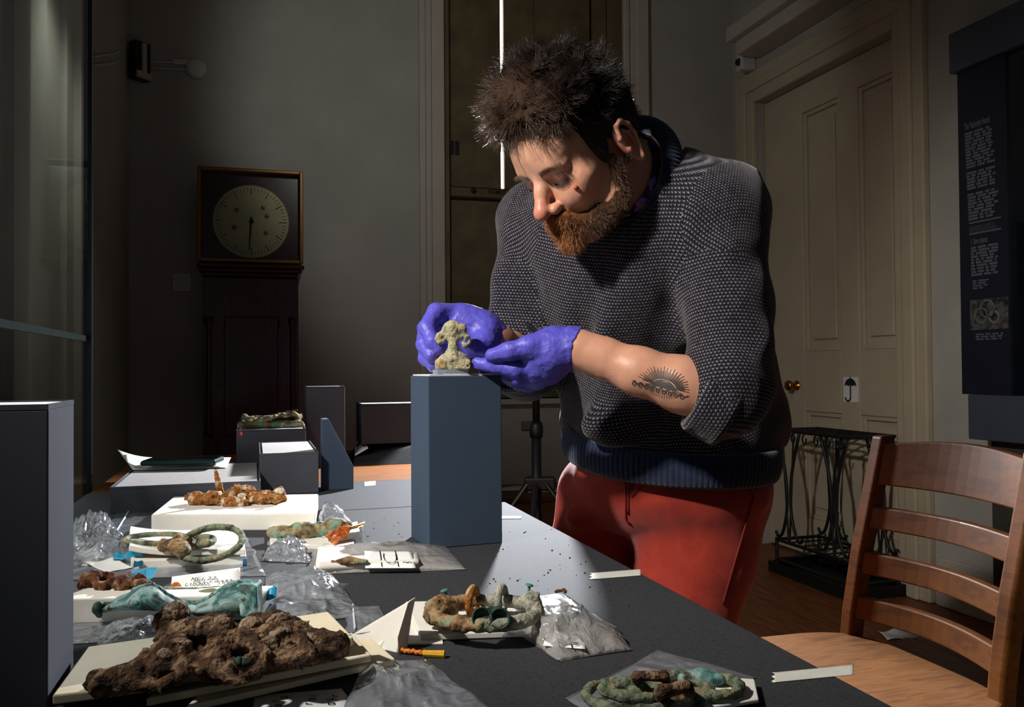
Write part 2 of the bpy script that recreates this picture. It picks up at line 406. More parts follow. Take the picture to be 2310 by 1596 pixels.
# left wall: casing strips seen through the glass
trim_n = [0]
def trim(mb, mat=None, parent=None, **kw):
    trim_n[0] += 1
    o = mb.build('trim_%d' % trim_n[0], mat or m_trim, parent, **kw); o['kind'] = 'structure'; return o
for px0, px1, d in ((18, 58, .05), (58, 108, .035), (108, 126, .05), (126, 145, .07)):
    ya, yb = LW(px0, 500)[1], LW(px1, 500)[1]
    trim(MB().box((XL, ya, 0), (XL+d, yb, HC)), bevel=.006)
ya, yb = LW(176, 500)[1], LW(196, 500)[1]
trim(MB().box((XL, ya, 0), (XL+.02, yb, HC)))
o = MB().box((XL, LW(-60, 500)[1], 0), (XL+.015, LW(16, 500)[1], HC)).build('window_2', M('dark_pane', [(8, 10, 14), (12, 14, 18)], rough=.1, scale=4)); o['kind'] = 'structure'
# architrave either side of the shuttered window
def wtrim(px0, px1, off, z0=0.0, mat=None):
    trim(MB().box((BW(px0, 400, off)[0], YW-off, z0), (BW(px1, 400, off)[0], YW+.001, HC)), mat, bevel=.006)
wtrim(947, 962, .022); wtrim(962, 975, .040); wtrim(975, 1004, .032)
wtrim(1411, 1424, .032); wtrim(1424, 1440, .022); wtrim(1440, 1467, .040)
# shuttered window: leaves, bar, glass behind the gap
SY = YW+.13
def sx(px): r = ray(px, 400); return (r*(SY/r[1]))[0]
def sz(px, py): r = ray(px, py); return H+(r*(SY/r[1]))[2]
wn = thing('window_1', None, None, (sx(1200), SY, zs), kind='structure')
MB().box((sx(960), SY+.16, zs-.02), (sx(1460), SY+.165, HC)).build('pane', emis('daylight_pane', (250, 246, 238), 5.5), wn)
zb = sz(1135, 428); 
def leaf(p0, p1, z0, z1, dy=0.0):
    MB().box((sx(p0), SY+dy, z0), (sx(p1), SY+dy+.03, z1)).build('shutter_leaf', m_shut, wn, bevel=.003)
leaf(985, 1130.5, zb, HC); leaf(1138.5, 1207, zb, HC); leaf(1209, 1333, zb, HC); leaf(1336, 1366, zb, HC, -.03); leaf(1369, 1430, zb, HC, -.02)
MB().box((sx(1206), SY+.034, zb), (sx(1440), SY+.05, HC)).build('gap_light_stop', m_shut, wn)  # unseen board added to stop pane light leaking between the right leaves
leaf(985, 1207, zs, zb-.002, .004); leaf(1209, 1430, zs, zb-.002, .004)
MB().box((sx(985), SY-.03, sz(1010, 444)), (sx(1300), SY-.004, sz(1010, 424))).build('shutter_bar', m_shut, wn, bevel=.002)
for zz in (sz(1010, 446), sz(1010, 423)):
    MB().box((sx(985), SY-.026, zz-.004), (sx(1300), SY-.002, zz+.004)).build('bar_edge', m_iron, wn)
MB().lathe([(.012, 0), (.016, .006), (.008, .012)], (sx(1065), SY-.03, sz(1065, 433)), (0, -1, 0)).build('bar_bolt', m_iron, wn)
mb = MB(); text_on(mb, 'ADMISS', (sx(1097), SY-.0315, sz(1097, 439)), (1, 0, 0), (0, 0, 1), .032, .0008); mb.build('bar_lettering', m_iron, wn)
for (a, b) in ((1009, 1015), (1018, 1024), (1027, 1036)):
    MB().box((sx(a), SY-.006, sz(1020, 349)), (sx(b), SY-.001, sz(1020, 318))).build('tape_mark', m_black, wn)
# reveal sides and sill
trim(MB().box((wx0, YW+.02, zs), (sx(1004), SY+.03, HC)), m_shut); trim(MB().box((sx(1411), YW+.02, zs), (wx1, SY+.03, HC)), m_shut)
trim(MB().box((wx0, YW-.03, zs-.03), (wx1, SY+.03, zs)), bevel=.005)
# baseboards
o = MB().box((XL, YW-.02, 0), (wx0, YW, .17)).build('baseboard_back', m_trim, bevel=.006); o['kind'] = 'structure'
o = MB().box((XL, 2.95, 0), (XL+.02, YW-.02, .17)).build('baseboard_left', m_trim, bevel=.006); o['kind'] = 'structure'
o = MB().box((XR-.02, .3, 0), (XR, dy0-.2, .2)).build('baseboard_right', m_trim, bevel=.006); o['kind'] = 'structure'
# ---------------------------------------------------------------- door in the right wall
tw = dy0-RW(2100, 500)[1]
for (ya, yb) in ((dy0-tw, dy0), (dy1, min(dy1+tw, YW-.005))):
    trim(MB().box((XR-.035, ya, 0), (XR+.001, yb, dz1+tw)), m_doorp, bevel=.008)
    c = (ya+yb)/2; trim(MB().box((XR-.05, c-.035, 0), (XR-.03, c+.035, dz1+tw*.5)), m_doorp, bevel=.01)
trim(MB().box((XR-.035, dy0, dz1), (XR+.001, dy1, dz1+tw)), m_doorp, bevel=.008)
trim(MB().box((XR-.05, dy0-.08, dz1+tw*.36), (XR-.03, dy1+.08, dz1+tw*.66)), m_doorp, bevel=.01)
DX = XR+.07
dr = thing('door_1', None, None, (DX, (dy0+dy1)/2, 0), kind='structure')
def dyp(px): r = ray(px, 600); return (r*(DX/r[0]))[1]
def dzp(px, py): r = ray(px, py); return H+(r*(DX/r[0]))[2]
jy0, jy1 = dy0, dy1
pl = (dyp(1822), dyp(1905)); pr = (dyp(1948), dyp(2038)); zt = dzp(1985, 180); zm = dzp(1860, 792); zl1 = dzp(1860, 930); zl0 = .2
MB().box((DX, jy0+.003, .01), (DX+.012, jy1-.003, dz1-.003)).build('door_core', m_doorp, dr)
ys = [jy0+.003, max(pr[1], jy0+.03), pr[0], pl[1], pl[0], jy1-.003]
for a, b in ((0, 1), (2, 3), (4, 5)): MB().box((DX-.028, ys[a], .01), (DX+.001, ys[b], dz1-.003)).build('stile', m_doorp, dr, bevel=.004)
for a, b in ((1, 2), (3, 4)):
    for z0, z1 in ((.01, zl0), (zl1, zm), (zt, dz1-.003)): MB().box((DX-.028, ys[a], z0), (DX+.001, ys[b], z1)).build('rail', m_doorp, dr, bevel=.004)
    for z0, z1 in ((zl0, zl1), (zm, zt)):
        pn = thing('panel', None, None, (DX-.01, (ys[a]+ys[b])/2, z0)); pn.parent = dr; pn.location = pn.location-dr.location
        fr = MB(); g = .022
        fr.box((DX-.018, ys[a], z0), (DX, ys[a]+g, z1)); fr.box((DX-.018, ys[b]-g, z0), (DX, ys[b], z1))
        fr.box((DX-.018, ys[a]+g, z0), (DX, ys[b]-g, z0+g)); fr.box((DX-.018, ys[a]+g, z1-g), (DX, ys[b]-g, z1)); fr.build('moulding', m_doorp, pn, bevel=.004)
        MB().box((DX-.012, ys[a]+.05, z0+.06), (DX+.001, ys[b]-.05, z1-.06)).build('field', m_doorp, pn, bevel=.006)
kp = np.array([DX-.028, dyp(1805), dzp(1805, 870)])
MB().lathe([(.026, 0), (.026, .004), (.010, .007), (.009, .03), (.022, .036), (.03, .05), (.024, .064), (.006, .068)], kp, (-1, 0, 0)).build('door_knob', M('brass', [(150, 104, 44), (176, 126, 58)], rough=.25, metal=1, scale=30), dr, smooth=True)
# umbrella notice stuck on the door
sp0 = (dyp(1911), dyp(1944)); szz = (dzp(1925, 907), dzp(1925, 851))
sg = thing('door_sign', 'white notice with a dark umbrella symbol stuck on the panelled door', 'sign', (DX-.03, sum(sp0)/2, szz[0]))
MB().box((DX-.031, min(sp0), szz[0]), (DX-.0285, max(sp0), szz[1])).build('sign_sheet', m_paper, sg)
cy, cz = sum(sp0)/2, szz[0]+.62*(szz[1]-szz[0]); R_ = abs(sp0[0]-sp0[1])*.40
um = MB(); pts = [(DX-.0325, cy+R_*math.cos(a), cz+R_*.95*math.sin(a)) for a in np.linspace(0, math.pi, 16)]
sc = [(DX-.0325, cy-R_+2*R_*i/12, cz+(.10*R_ if (i % 4) else 0)+.06*R_*math.sin(i % 4*math.pi/4)) for i in range(1, 12)]
um.prism(pts+sc, (-.0006, 0, 0)); um.box((DX-.033, cy-.004, cz-R_*1.25), (DX-.032, cy+.004, cz+.01)); um.box((DX-.033, cy-.0025, cz+R_*.9), (DX-.032, cy+.0025, cz+R_*1.15))
um.tube([(DX-.0325, cy+.018*(1-math.cos(a)), cz-R_*1.25-.018*math.sin(a)) for a in np.linspace(0, math.pi, 9)], .004, 6)
um.build('umbrella_symbol', M('ink_green', [(22, 34, 30), (28, 42, 36)], rough=.7), sg)
# hood ledge above the door, sensor in the corner
trim(MB().box((XR-.20, 2.2, 2.80), (XR, 4.18, 2.88)), m_trim, bevel=.008)
trim(MB().box((XR-.16, 2.2, 2.72), (XR, 4.15, 2.80)), m_trim, bevel=.01)
sn = RW(1678, 135, .06); so = thing('motion_sensor', 'small white motion sensor with dark lens high in the corner above the door', 'sensor', (sn[0], sn[1], sn[2]-.06))
MB().box((sn[0]-.035, sn[1]-.035, sn[2]-.065), (XR-.001, sn[1]+.035, sn[2]+.055)).build('housing', m_whitep, so, bevel=.012)
MB().lathe([(.022, 0), (.022, .004), (.012, .006)], (sn[0]-.036, sn[1]-.008, sn[2]-.02), (-.8, -.6, 0)).build('lens', m_black, so)
MB().tube([(XR-.01, sn[1], sn[2]+.05), (XR-.01, sn[1], sn[2]+.18)], .006, 6).build('cable', m_whitep, so)
# ---------------------------------------------------------------- longcase clock
m_mah = M('mahogany', [(52, 16, 10), (74, 26, 16), (62, 20, 12)], rough=.32, scale=5, stretch=(9, 9, .8), coat=.3)
m_gilt = M('gilt_edge', [(122, 84, 36), (142, 100, 46)], rough=.4, scale=20, metal=.3)
m_dial = M('silvered_dial', [(176, 160, 124), (196, 180, 144)], rough=.4, scale=7, metal=.2)
CYF = YW-.29; 
def ck(px, py, off=.29): return BW(px, py, off)
hx0, hx1 = ck(445, 480)[0], ck(684, 480)[0]; hz0, hz1 = ck(565, 592)[2], ck(565, 380)[2]
clk = thing('longcase_clock', 'tall dark mahogany longcase clock with round silvered dial against the back wall', 'clock', ((hx0+hx1)/2, CYF+.14, 0))
MB().box((hx0+.01, CYF+.05, hz0), (hx1-.01, YW-.02, hz1)).build('hood', m_mah, clk)
g = .016
fr = MB(); fr.box((hx0, CYF, hz0), (hx0+g, CYF+.05, hz1)); fr.box((hx1-g, CYF, hz0), (hx1, CYF+.05, hz1)); fr.box((hx0+g, CYF, hz1-g), (hx1-g, CYF+.05, hz1)); fr.box((hx0+g, CYF, hz0), (hx1-g, CYF+.05, hz0+g))
fr.build('hood_frame', m_gilt, clk, bevel=.004)
cx_, cz_ = ck(567, 497)[0], ck(567, 497)[2]; rd = (ck(655, 497)[0]-ck(480, 497)[0])/2
dl = MB().lathe([(rd, 0), (rd, .008), (rd-.004, .010)], (cx_, CYF+.05, cz_), (0, -1, 0), 64).build('dial', m_dial, clk)
m_eng = M('engraving', [(92, 78, 52), (80, 66, 44)], rough=.6)
eg = MB()
for k in range(60):
    a = math.radians(6*k); l = .018 if k % 5 else .035
    p0 = np.array([cx_+(rd-.012)*math.sin(a), CYF+.0385, cz_+(rd-.012)*math.cos(a)]); p1 = np.array([cx_+(rd-.012-l)*math.sin(a), CYF+.0385, cz_+(rd-.012-l)*math.cos(a)])
    stroke(eg, [p0, p1], .0022 if k % 5 else .004, (0, -1, 0))
eg.build('minute_marks', m_eng, dl)
for k, rr in ((1, .5), (2, .44), (4, .48), (8, .48), (10, .48)):
    a = math.radians(30*k+8); MB().lathe([(.010, 0), (.010, .003), (.004, .004)], (cx_+rd*rr*math.sin(a), CYF+.04, cz_+rd*rr*math.cos(a)), (0, -1, 0), 16).build('winding_boss', m_gilt, dl)
MB().lathe([(.011, 0), (.008, .006)], (cx_, CYF+.04, cz_), (0, -1, 0), 16).build('arbor', m_iron, clk)
MB().hexa([(cx_-.012, CYF+.034, cz_-rd*.78), (cx_-.008, CYF+.034, cz_-rd*.78), (cx_-.008, CYF+.036, cz_-rd*.78), (cx_-.012, CYF+.036, cz_-rd*.78)], [(cx_-.005, CYF+.034, cz_+.02), (cx_+.005, CYF+.034, cz_+.02), (cx_+.005, CYF+.036, cz_+.02), (cx_-.005, CYF+.036, cz_+.02)]).build('hand', m_iron, clk)
mtg, t_, b_ = nt('thin_glass'); tr_ = node(t_, 'ShaderNodeBsdfTransparent'); tr_.inputs[0].default_value = (.90, .93, .92, 1); gs_ = node(t_, 'ShaderNodeBsdfGlossy'); gs_.inputs['Roughness'].default_value = .02
fz = node(t_, 'ShaderNodeFresnel'); fz.inputs[0].default_value = 1.35; mx_ = node(t_, 'ShaderNodeMixShader'); mm_ = node(t_, 'ShaderNodeMath', operation='MULTIPLY'); mm_.inputs[1].default_value = .3; t_.links.new(fz.outputs[0], mm_.inputs[0]); t_.links.new(mm_.outputs[0], mx_.inputs[0]); t_.links.new(tr_.outputs[0], mx_.inputs[1]); t_.links.new(gs_.outputs[0], mx_.inputs[2]); t_.links.new(mx_.outputs[0], t_.nodes['Material Output'].inputs['Surface'])
m_glass = mtg
MB().box((hx0+g, CYF+.012, hz0+g), (hx1-g, CYF+.015, hz1-g)).build('hood_glass', m_glass, clk)
tx0, tx1 = ck(457, 800)[0], ck(674, 800)[0]
cz1 = ck(565, 597)[2]
co = MB(); prof = [(.0, 0), (.0, .022), (.02, .034), (.028, .05), (.045, .062)]
for (e, dz) in ((.0, 0), (.012, .02), (.026, .038)):
    co.box((hx0-.004+e, CYF-.03+e, cz1-dz-.02), (hx1+.004-e, YW-.01, cz1-dz))
co.build('cornice', m_mah, clk, bevel=.008)
tz1 = cz1-.058
MB().box((tx0, CYF+.03, .5), (tx1, YW-.02, tz1)).build('trunk', m_mah, clk, bevel=.004)
ddx0, ddx1 = ck(505, 800)[0], ck(628, 800)[0]; dz0_, dz1_ = ck(565, 985)[2], ck(565, 715)[2]
td = MB().box((ddx0, CYF+.012, dz0_), (ddx1, CYF+.032, dz1_)).build('trunk_door', m_mah, clk, bevel=.005)
MB().lathe([(.006, 0), (.009, .012), (.004, .016)], (ddx0-.02, CYF+.03, ck(487, 868)[2]), (0, -1, 0), 12).build('escutcheon', m_gilt, clk)
for px in (632, 632):
    pass
MB().box((ddx1-.002, CYF+.010, dz1_-.05), (ddx1+.008, CYF+.03, dz1_-.02)).build('hinge', m_iron, td)
for cxp in (470, 661):
    c = ck(cxp, 800)[0]; MB().lathe([(.022, 0), (.022, .03), (.016, .04), (.015, dz1_-dz0_-.05), (.022, dz1_-dz0_-.03), (.022, dz1_-dz0_)], (c, CYF+.036, dz0_), (0, 0, 1), 20).build('column', m_mah, clk, smooth=True)
MB().box((tx0-.03, CYF-.0, .0), (tx1+.03, YW-.02, .5)).build('plinth', m_mah, clk, bevel=.008)
# ---------------------------------------------------------------- light switch, corner fittings
p = BW(410, 637); q0, q1 = BW(389, 658), BW(432, 617)
sw = thing('light_switch', 'plain pale square light switch on the wall beside the clock', 'light switch', (p[0], YW, q0[2]))
MB().box((q0[0], YW-.012, q0[2]), (q1[0], YW-.0005, q1[2])).build('plate', m_whitep, sw, bevel=.003)
MB().box((p[0]-.012, YW-.017, p[2]-.02), (p[0]+.012, YW-.011, p[2]+.02)).build('rocker', m_whitep, sw, bevel=.002)
c0 = np.array([XL+.055, YW-.055]); zb0, zb1 = BW(290, 180, .05)[2], BW(290, 95, .05)[2]
jb = thing('junction_box', 'dark cable junction box fixed in the room corner', 'junction box', (c0[0], c0[1], zb0))
ax1 = np.array([.70710678, .70710678, 0]); ax2 = np.array([-.70710678, .70710678, 0])
MB().obox((c0[0], c0[1], (zb0+zb1)/2), (ax1, ax2, ZZ), (.042, .026, (zb1-zb0)/2)).build('case', m_black, jb, bevel=.004)
MB().obox((c0[0]+.02, c0[1]-.02, (zb0+zb1)/2+.012), (ax1, ax2, ZZ), (.012, .010, (zb1-zb0)/2-.02)).build('conduit', m_trim, jb, bevel=.003)
MB().obox((c0[0]+.02, c0[1]-.02, zb0+.018), (ax1, ax2, ZZ), (.04, .01, .016)).build('terminal_cover', m_trim, jb, bevel=.002)
pa = BW(443, 157, .0)
dv = thing('wall_detector', 'round white wall detector with cables running to the corner', 'detector', (pa[0], YW, pa[2]-.05))
MB().lathe([(.048, 0), (.05, .012), (.045, .03), (.03, .036)], (pa[0], YW, pa[2]), (0, -1, 0), 32).build('detector_body', m_whitep, dv, smooth=True)
MB().box((pa[0]-.11, YW-.022, pa[2]+.012), (pa[0]-.03, YW, pa[2]+.04)).build('connector', m_whitep, dv, bevel=.005)
for (ya_, yb_) in ((112, 143), (140, 158)):
    pts = smoothpath([BW(305, ya_, .03), BW(325, (ya_+yb_)/2+8, .012), BW(350, yb_-4, .010), BW(430, yb_, .010)], 20)
    MB().tube(pts, .005, 6).build('cable', m_whitep, dv, smooth=True)
for (ya_, yb_) in ((115, 128), (138, 148)):
    pts = smoothpath([LW(270, ya_, XL+.03), LW(255, (ya_+yb_)/2, XL+.012), LW(212, yb_, XL+.010)], 16)
    MB().tube(pts, .005, 6).build('cable', m_whitep, dv, smooth=True)
# ---------------------------------------------------------------- slatted bench under the window
m_bench = M('bench_wood', [(96, 58, 30), (120, 74, 40)], rough=.5, scale=6, stretch=(1, 10, 10))
bx0, bx1 = BW(1000, 1100, .2)[0], BW(1330, 1100, .2)[0]; bz = BW(1200, 1092, .02)[2]
bn = thing('window_bench', 'low wooden slatted bench along the wall under the shuttered window', 'bench', ((bx0+bx1)/2, YW-.25, 0))
for k in range(6): MB().box((bx0, YW-.07-.075*k, bz-.03), (bx1, YW-.012-.075*k, bz)).build('slat', m_bench, bn, bevel=.004)
MB().box((bx0, YW-.48, 0.0), (bx1, YW-.455, bz-.03)).build('front_board', m_bench, bn)
for xx in (bx0, bx1-.04): MB().box((xx, YW-.455, 0), (xx+.04, YW-.02, bz-.03)).build('end_support', m_bench, bn)
for (px, py, s, lb) in ((1168, 1103, .12, 'white paper leaflet lying on the slatted bench near its left end'), (1225, 1107, .1, 'white paper leaflet on the slatted bench behind the tripod stand')):
    q = PZ(px, py, bz+.001); q[1] = min(q[1], YW-.12)
    tag(sheet('leaflet', [q+np.array([-s, -.05, 0]), q+np.array([s*.6, -.07, 0]), q+np.array([s, .06, 0]), q+np.array([-s*.5, .07, 0])], m_paper, nx=8, ny=4, fn=zoff(lambda u, v, P: .006*np.sin(3*u)*v)), lb, 'leaflet')
# ---------------------------------------------------------------- glass partition at the left
gx = -.33; gy1 = LW(205, 600, gx)[1]
gp = thing('glass_partition', 'tall glass display case side with thin dark edge at the left of the table', 'glass case', (gx, gy1-.3, 0))
MB().box((gx-.006, 1.28, .05), (gx, gy1-.012, HC-.05)).build('glass_pane', m_glass, gp)
MB().box((gx-.012, gy1-.014, 0), (gx+.004, gy1, HC)).build('edge_post', M('dark_edge', [(10, 12, 18), (16, 18, 26)], rough=.3), gp)
MB().box((gx-.02, 1.28, 0), (gx+.004, gy1-.012, .05)).build('bottom_rail', m_black, gp)
MB().box((gx-.012, 1.28, LW(120, 757, gx)[2]), (gx-.006, gy1-.014, LW(120, 741, gx)[2])).build('middle_strip', M('strip_grey', [(24, 28, 26), (28, 32, 30)], rough=.9, spec=.05), gp)
# ---------------------------------------------------------------- exhibition case on the right wall
m_navy = M('navy_panel', [(22, 25, 40), (27, 30, 46)], rough=.5, scale=8); m_slate = M('slate_panel', [(66, 72, 86), (72, 78, 92)], rough=.5, scale=8)
m_void = M('black_interior', [(3, 3, 4), (5, 5, 6)], rough=.6)
EO = .20; EX = XR-EO
def ey(px): r = ray(px, 600); return (r*(EX/r[0]))[1]
def ez(px, py): r = ray(px, py); return H+(r*(EX/r[0]))[2]
ec = thing('exhibition_case', 'navy exhibition case with printed text column and black interior on right wall', 'display case', (XR-.1, ey(2230), 0))
eyf, eyt, eyn = ey(2166), ey(2276), 1.2
zhd0, zhd1 = ez(2160, 165), ez(2158, 75); zba0, zba1 = ez(2192, 990), ez(2190, 890)
MB().box((EX-.02, eyn, zhd0), (XR-.002, ey(2157), zhd1)).build('header', m_slate, ec, bevel=.004)
MB().box((EX-.02, eyn, zba0), (XR-.002, ey(2188), zba1)).build('base', m_slate, ec, bevel=.004)
tc_ = MB().box((EX, eyt, zba1), (XR-.002, eyf, zhd0)).build('text_column', m_navy, ec)
MB().box((EX+.08, eyn, zba1), (XR-.002, eyt, zhd0)).build('interior', m_void, ec)
MB().box((EX+.004, eyn, zba1), (EX+.008, eyt-.002, zhd0)).build('front_glass', m_glass, ec)
MB().box((EX+.06, eyn, 0), (XR-.002, ey(2200), zba0)).build('plinth', M('plinth_grey', [(60, 58, 56), (66, 64, 62)], rough=.7), ec)
m_ink = M('print_grey', [(84, 88, 98), (92, 96, 106)], rough=.7)
tm = MB(); TX = EX-.0008
def line_at(pyL, s=None, wpx=90, size=.03, bold=0.0, px0=2183):
    org = (TX, ey(px0), ez(px0, pyL))
    if s:
        w_ = text_geo(s, size)[0][:, 0].max(); k_ = (ey(px0)-ey(px0+wpx))/w_
        text_on(tm, s, org, (0, -k_, 0), (0, 0, 1), size, bold)
    else:
        yy = ey(px0); ye = ey(px0+wpx); rr = random.Random(int(pyL*7))
        while yy > ye+.006:
            w = rr.uniform(.012, .05); w = min(w, yy-ye); tm.box((TX, yy-w, org[2]), (TX+.0006, yy, org[2]+size*.42)); yy -= w+.008
line_at(293, 'The Melsonby Hoard', wpx=58, size=.036, bold=.0012, px0=2180)
py = 305
for blk in (12, 6, 9):
    for k in range(blk): line_at(py, None, random.Random(py).randint(58, 70), .02, px0=2181+(py-300)*.03); py += 6.9
    py += 7
for y_ in (506, 531):
    o_ = ey(2188); tm.box((TX, ey(2260), ez(2188, y_)), (TX+.0006, o_, ez(2188, y_)+.006))
line_at(519, 'DONATE NOW TO HELP US', wpx=55, size=.018, px0=2189); line_at(526.5, 'SAVE THE MELSONBY HOARD', wpx=61, size=.018, px0=2189)
line_at(552, '1. Rare objects', wpx=38, size=.03, bold=.001, px0=2191); py = 563
for k in range(10): line_at(py, None, random.Random(py).randint(54, 64), .02, px0=2191); py += 6.8
py += 6
for k in range(4): line_at(py, None, random.Random(py).randint(22, 36), .014, px0=2194); py += 5.5
for k in range(3): line_at(757+5.5*k, None, 62-2*k, .014, px0=2199)
tm.build('printed_text', m_ink, tc_, kind='stuff')
ph = MB().box((TX, ey(2273), ez(2187, 746)), (TX+.0006, ey(2187), ez(2187, 678))).build('printed_photo', M('photo_print', [(.3, (30, 28, 28)), (.5, (74, 70, 66)), (.62, (96, 94, 92)), (.72, (40, 60, 90))], rough=.5, scale=26, detail=5), tc_)
pm_ = M('print_pale', [(120, 124, 126), (96, 98, 96)], rough=.6)
for (px, py, r_, w_) in ((2226, 697, .030, .004), (2241, 715, .020, .008), (2212, 712, .026, .004)):
    c = np.array([TX-.0006, ey(px), ez(px, py)]); mb = MB()
    stroke(mb, [c+np.array([0, r_*math.cos(a), r_*math.sin(a)]) for a in np.linspace(0, 2*math.pi, 24)], w_, (-1, 0, 0)); mb.build('printed_ring', pm_, ph)
# ---------------------------------------------------------------- umbrella stand
ub = thing('umbrella_stand', 'black wrought iron umbrella stand with curved legs beside the door', 'umbrella stand', (2.54, 3.33, 0))
ux0, ux1, uy0, uy1 = 2.42, 2.66, 3.07, 3.60; uz = .685
fr = MB()
for a, b in (((ux0, uy0), (ux1, uy0)), ((ux1, uy0), (ux1, uy1)), ((ux1, uy1), (ux0, uy1)), ((ux0, uy1), (ux0, uy0))):
    fr.tube([(*a, uz), (*b, uz)], .008, 6)
fr.build('top_frame', m_black, ub)
for k in range(1, 3): MB().tube([(ux0+(ux1-ux0)*k/3, uy0, uz), (ux0+(ux1-ux0)*k/3, uy1, uz)], .005, 6).build('grid_bar', m_black, ub)
for k in range(1, 6): MB().tube([(ux0, uy0+(uy1-uy0)*k/6, uz), (ux1, uy0+(uy1-uy0)*k/6, uz)], .005, 6).build('grid_bar', m_black, ub)
for k in range(6):
    y = uy0+.05+k*.085
    MB().tube([(ux0, y+.014*math.sin(a), uz-.03+.02*math.cos(a)) for a in np.linspace(0, 1.6*math.pi, 12)], .004, 5).build('hook', m_black, ub)
for yc in (uy1-.10, uy0+.10):
    for xx in (ux0, ux1):
        for sg_ in (-1, 1):
            pts = smoothpath([(xx, yc+sg_*.088, uz-.003), (xx, yc+sg_*.040, .54), (xx, yc+sg_*.016, .42), (xx, yc+sg_*.018, .30), (xx, yc+sg_*.050, .20), (xx, yc+sg_*.085, .172), (xx, yc+sg_*.105, .195)], 30)
            MB().tube(pts, .0075, 7).build('curved_leg', m_black, ub, smooth=True)
            MB().tube([(xx, yc+sg_*.045, uz), (xx, yc+sg_*.004, .16)], .005, 6).build('upright', m_black, ub)
for zz in (.155, .06):
    fr = MB()
    for a, b in (((ux0, uy0), (ux1, uy0)), ((ux1, uy0), (ux1, uy1)), ((ux1, uy1), (ux0, uy1)), ((ux0, uy1), (ux0, uy0))): fr.tube([(*a, zz), (*b, zz)], .008, 6)
    fr.build('base_frame', m_black, ub)
for k in range(1, 6): MB().tube([(ux0, uy0+(uy1-uy0)*k/6, .155), (ux1, uy0+(uy1-uy0)*k/6, .155)], .004, 6).build('grid_bar', m_black, ub)
for xx in (ux0, ux1):
    for yy in (uy0, uy1): MB().tube([(xx, yy, 0), (xx, yy, .165)], .009, 6).build('foot', m_black, ub)
tr = MB(); tr.box((ux0-.03, uy0-.03, .0), (ux1+.02, uy1+.03, .012))
for lo, hi in (((ux0-.03, uy0-.03, .012), (ux0-.02, uy1+.03, .05)), ((ux1+.01, uy0-.03, .012), (ux1+.02, uy1+.03, .05)), ((ux0-.02, uy0-.03, .012), (ux1+.01, uy0-.02, .05)), ((ux0-.02, uy1+.02, .012), (ux1+.01, uy1+.03, .05))): tr.box(lo, hi)
tr.build('drip_tray', m_black, ub)
# ---------------------------------------------------------------- chair at the right of the table
m_chair = M('chair_wood', [(84, 46, 14), (102, 58, 19), (93, 52, 16)], spec=.2, rough=.5, scale=7, stretch=(6, 1.0, 6), coat=.06)
m_seat = M('seat_wood', [(94, 58, 28), (116, 76, 42), (104, 66, 34)], spec=.2, rough=.55, scale=9, stretch=(1, 6, 1))
ch = thing('dining_chair', 'warm brown wooden ladder-back chair pulled up beside the table', 'chair', (.97, 1.28, 0))
sy0, sy1, sx0, sx1 = 1.055, 1.505, .76, 1.185; st = []
for a in np.linspace(0, 2*math.pi, 48, endpoint=False):
    c, s_ = math.cos(a), math.sin(a); n_ = 4.5
    st.append((.5*(sx0+sx1)+.5*(sx1-sx0)*math.copysign(abs(c)**(2/n_), c), .5*(sy0+sy1)+.5*(sy1-sy0)*math.copysign(abs(s_)**(2/n_), s_)*(1-.06*(c > 0)*c), .425))
MB().prism(st, (0, 0, .028)).build('seat', m_seat, ch, bevel=.008, seg=3)
def bx_(z): return 1.155+max(0, z-.45)*.19+max(0, z-.62)*.06        # back post rake
py0, py1 = 1.105, 1.468
for yy in (py0, py1):
    o_ = MB()
    zs_ = [0, .2, .42, .5, .62, .74, .85]; V = []; F = []
    for z in zs_:
        xb = bx_(z) if z >= .42 else 1.155-(.42-z)*-.1; w = .016
        V += [(xb-.018, yy-w, z), (xb+.018, yy-w, z), (xb+.018, yy+w, z), (xb-.018, yy+w, z)]
    for i in range(len(zs_)-1):
        for j in range(4): F.append((i*4+j, i*4+(j+1) % 4, i*4+4+(j+1) % 4, i*4+4+j))
    F += [(3, 2, 1, 0), tuple(range(len(V)-4, len(V)))]
    add('back_post', V, F, m_chair, ch, bevel=.006, seg=3)
for z0, z1, nm in ((.752, .835, 'top_rail'), (.665, .708, 'back_slat'), (.575, .618, 'back_slat'), (.487, .530, 'back_slat')):
    V = []; F = []; n_ = 14
    for i in range(n_+1):
        t = i/n_; yy = py0+.012+(py1-py0-.024)*t; bow = .035*math.sin(math.pi*t)
        for z in (z0, z1):
            zz = z+(.012*math.sin(math.pi*t) if z == z1 and nm == 'top_rail' else 0)
            V += [(bx_(z)+bow-.009, yy, zz), (bx_(z)+bow+.009, yy, zz)]
    for i in range(n_):
        a = i*4; b = a+4
        F += [(a, b, b+2, a+2), (a+1, a+3, b+3, b+1), (a+2, b+2, b+3, a+3), (a, a+1, b+1, b)]
    F += [(0, 2, 3, 1), (n_*4, n_*4+1, n_*4+3, n_*4+2)]
    add(nm, V, F, m_chair, ch, smooth=False, bevel=.003)
for yy in (1.11, 1.45): MB().obox((.80, yy, .2125), ((1, 0, 0), (0, 1, 0), ZZ), (.018, .018, .2125)).build('front_leg', m_chair, ch, bevel=.005)
for yy in (1.11, 1.45): MB().box((.81, yy-.01, .2), (1.14, yy+.01, .235)).build('stretcher', m_chair, ch)
MB().box((.79, 1.1, .375), (.81, 1.46, .425)).build('seat_rail', m_chair, ch); MB().box((1.13, 1.12, .375), (1.15, 1.45, .425)).build('seat_rail', m_chair, ch)
q = PZ(2025, 1435, .001)
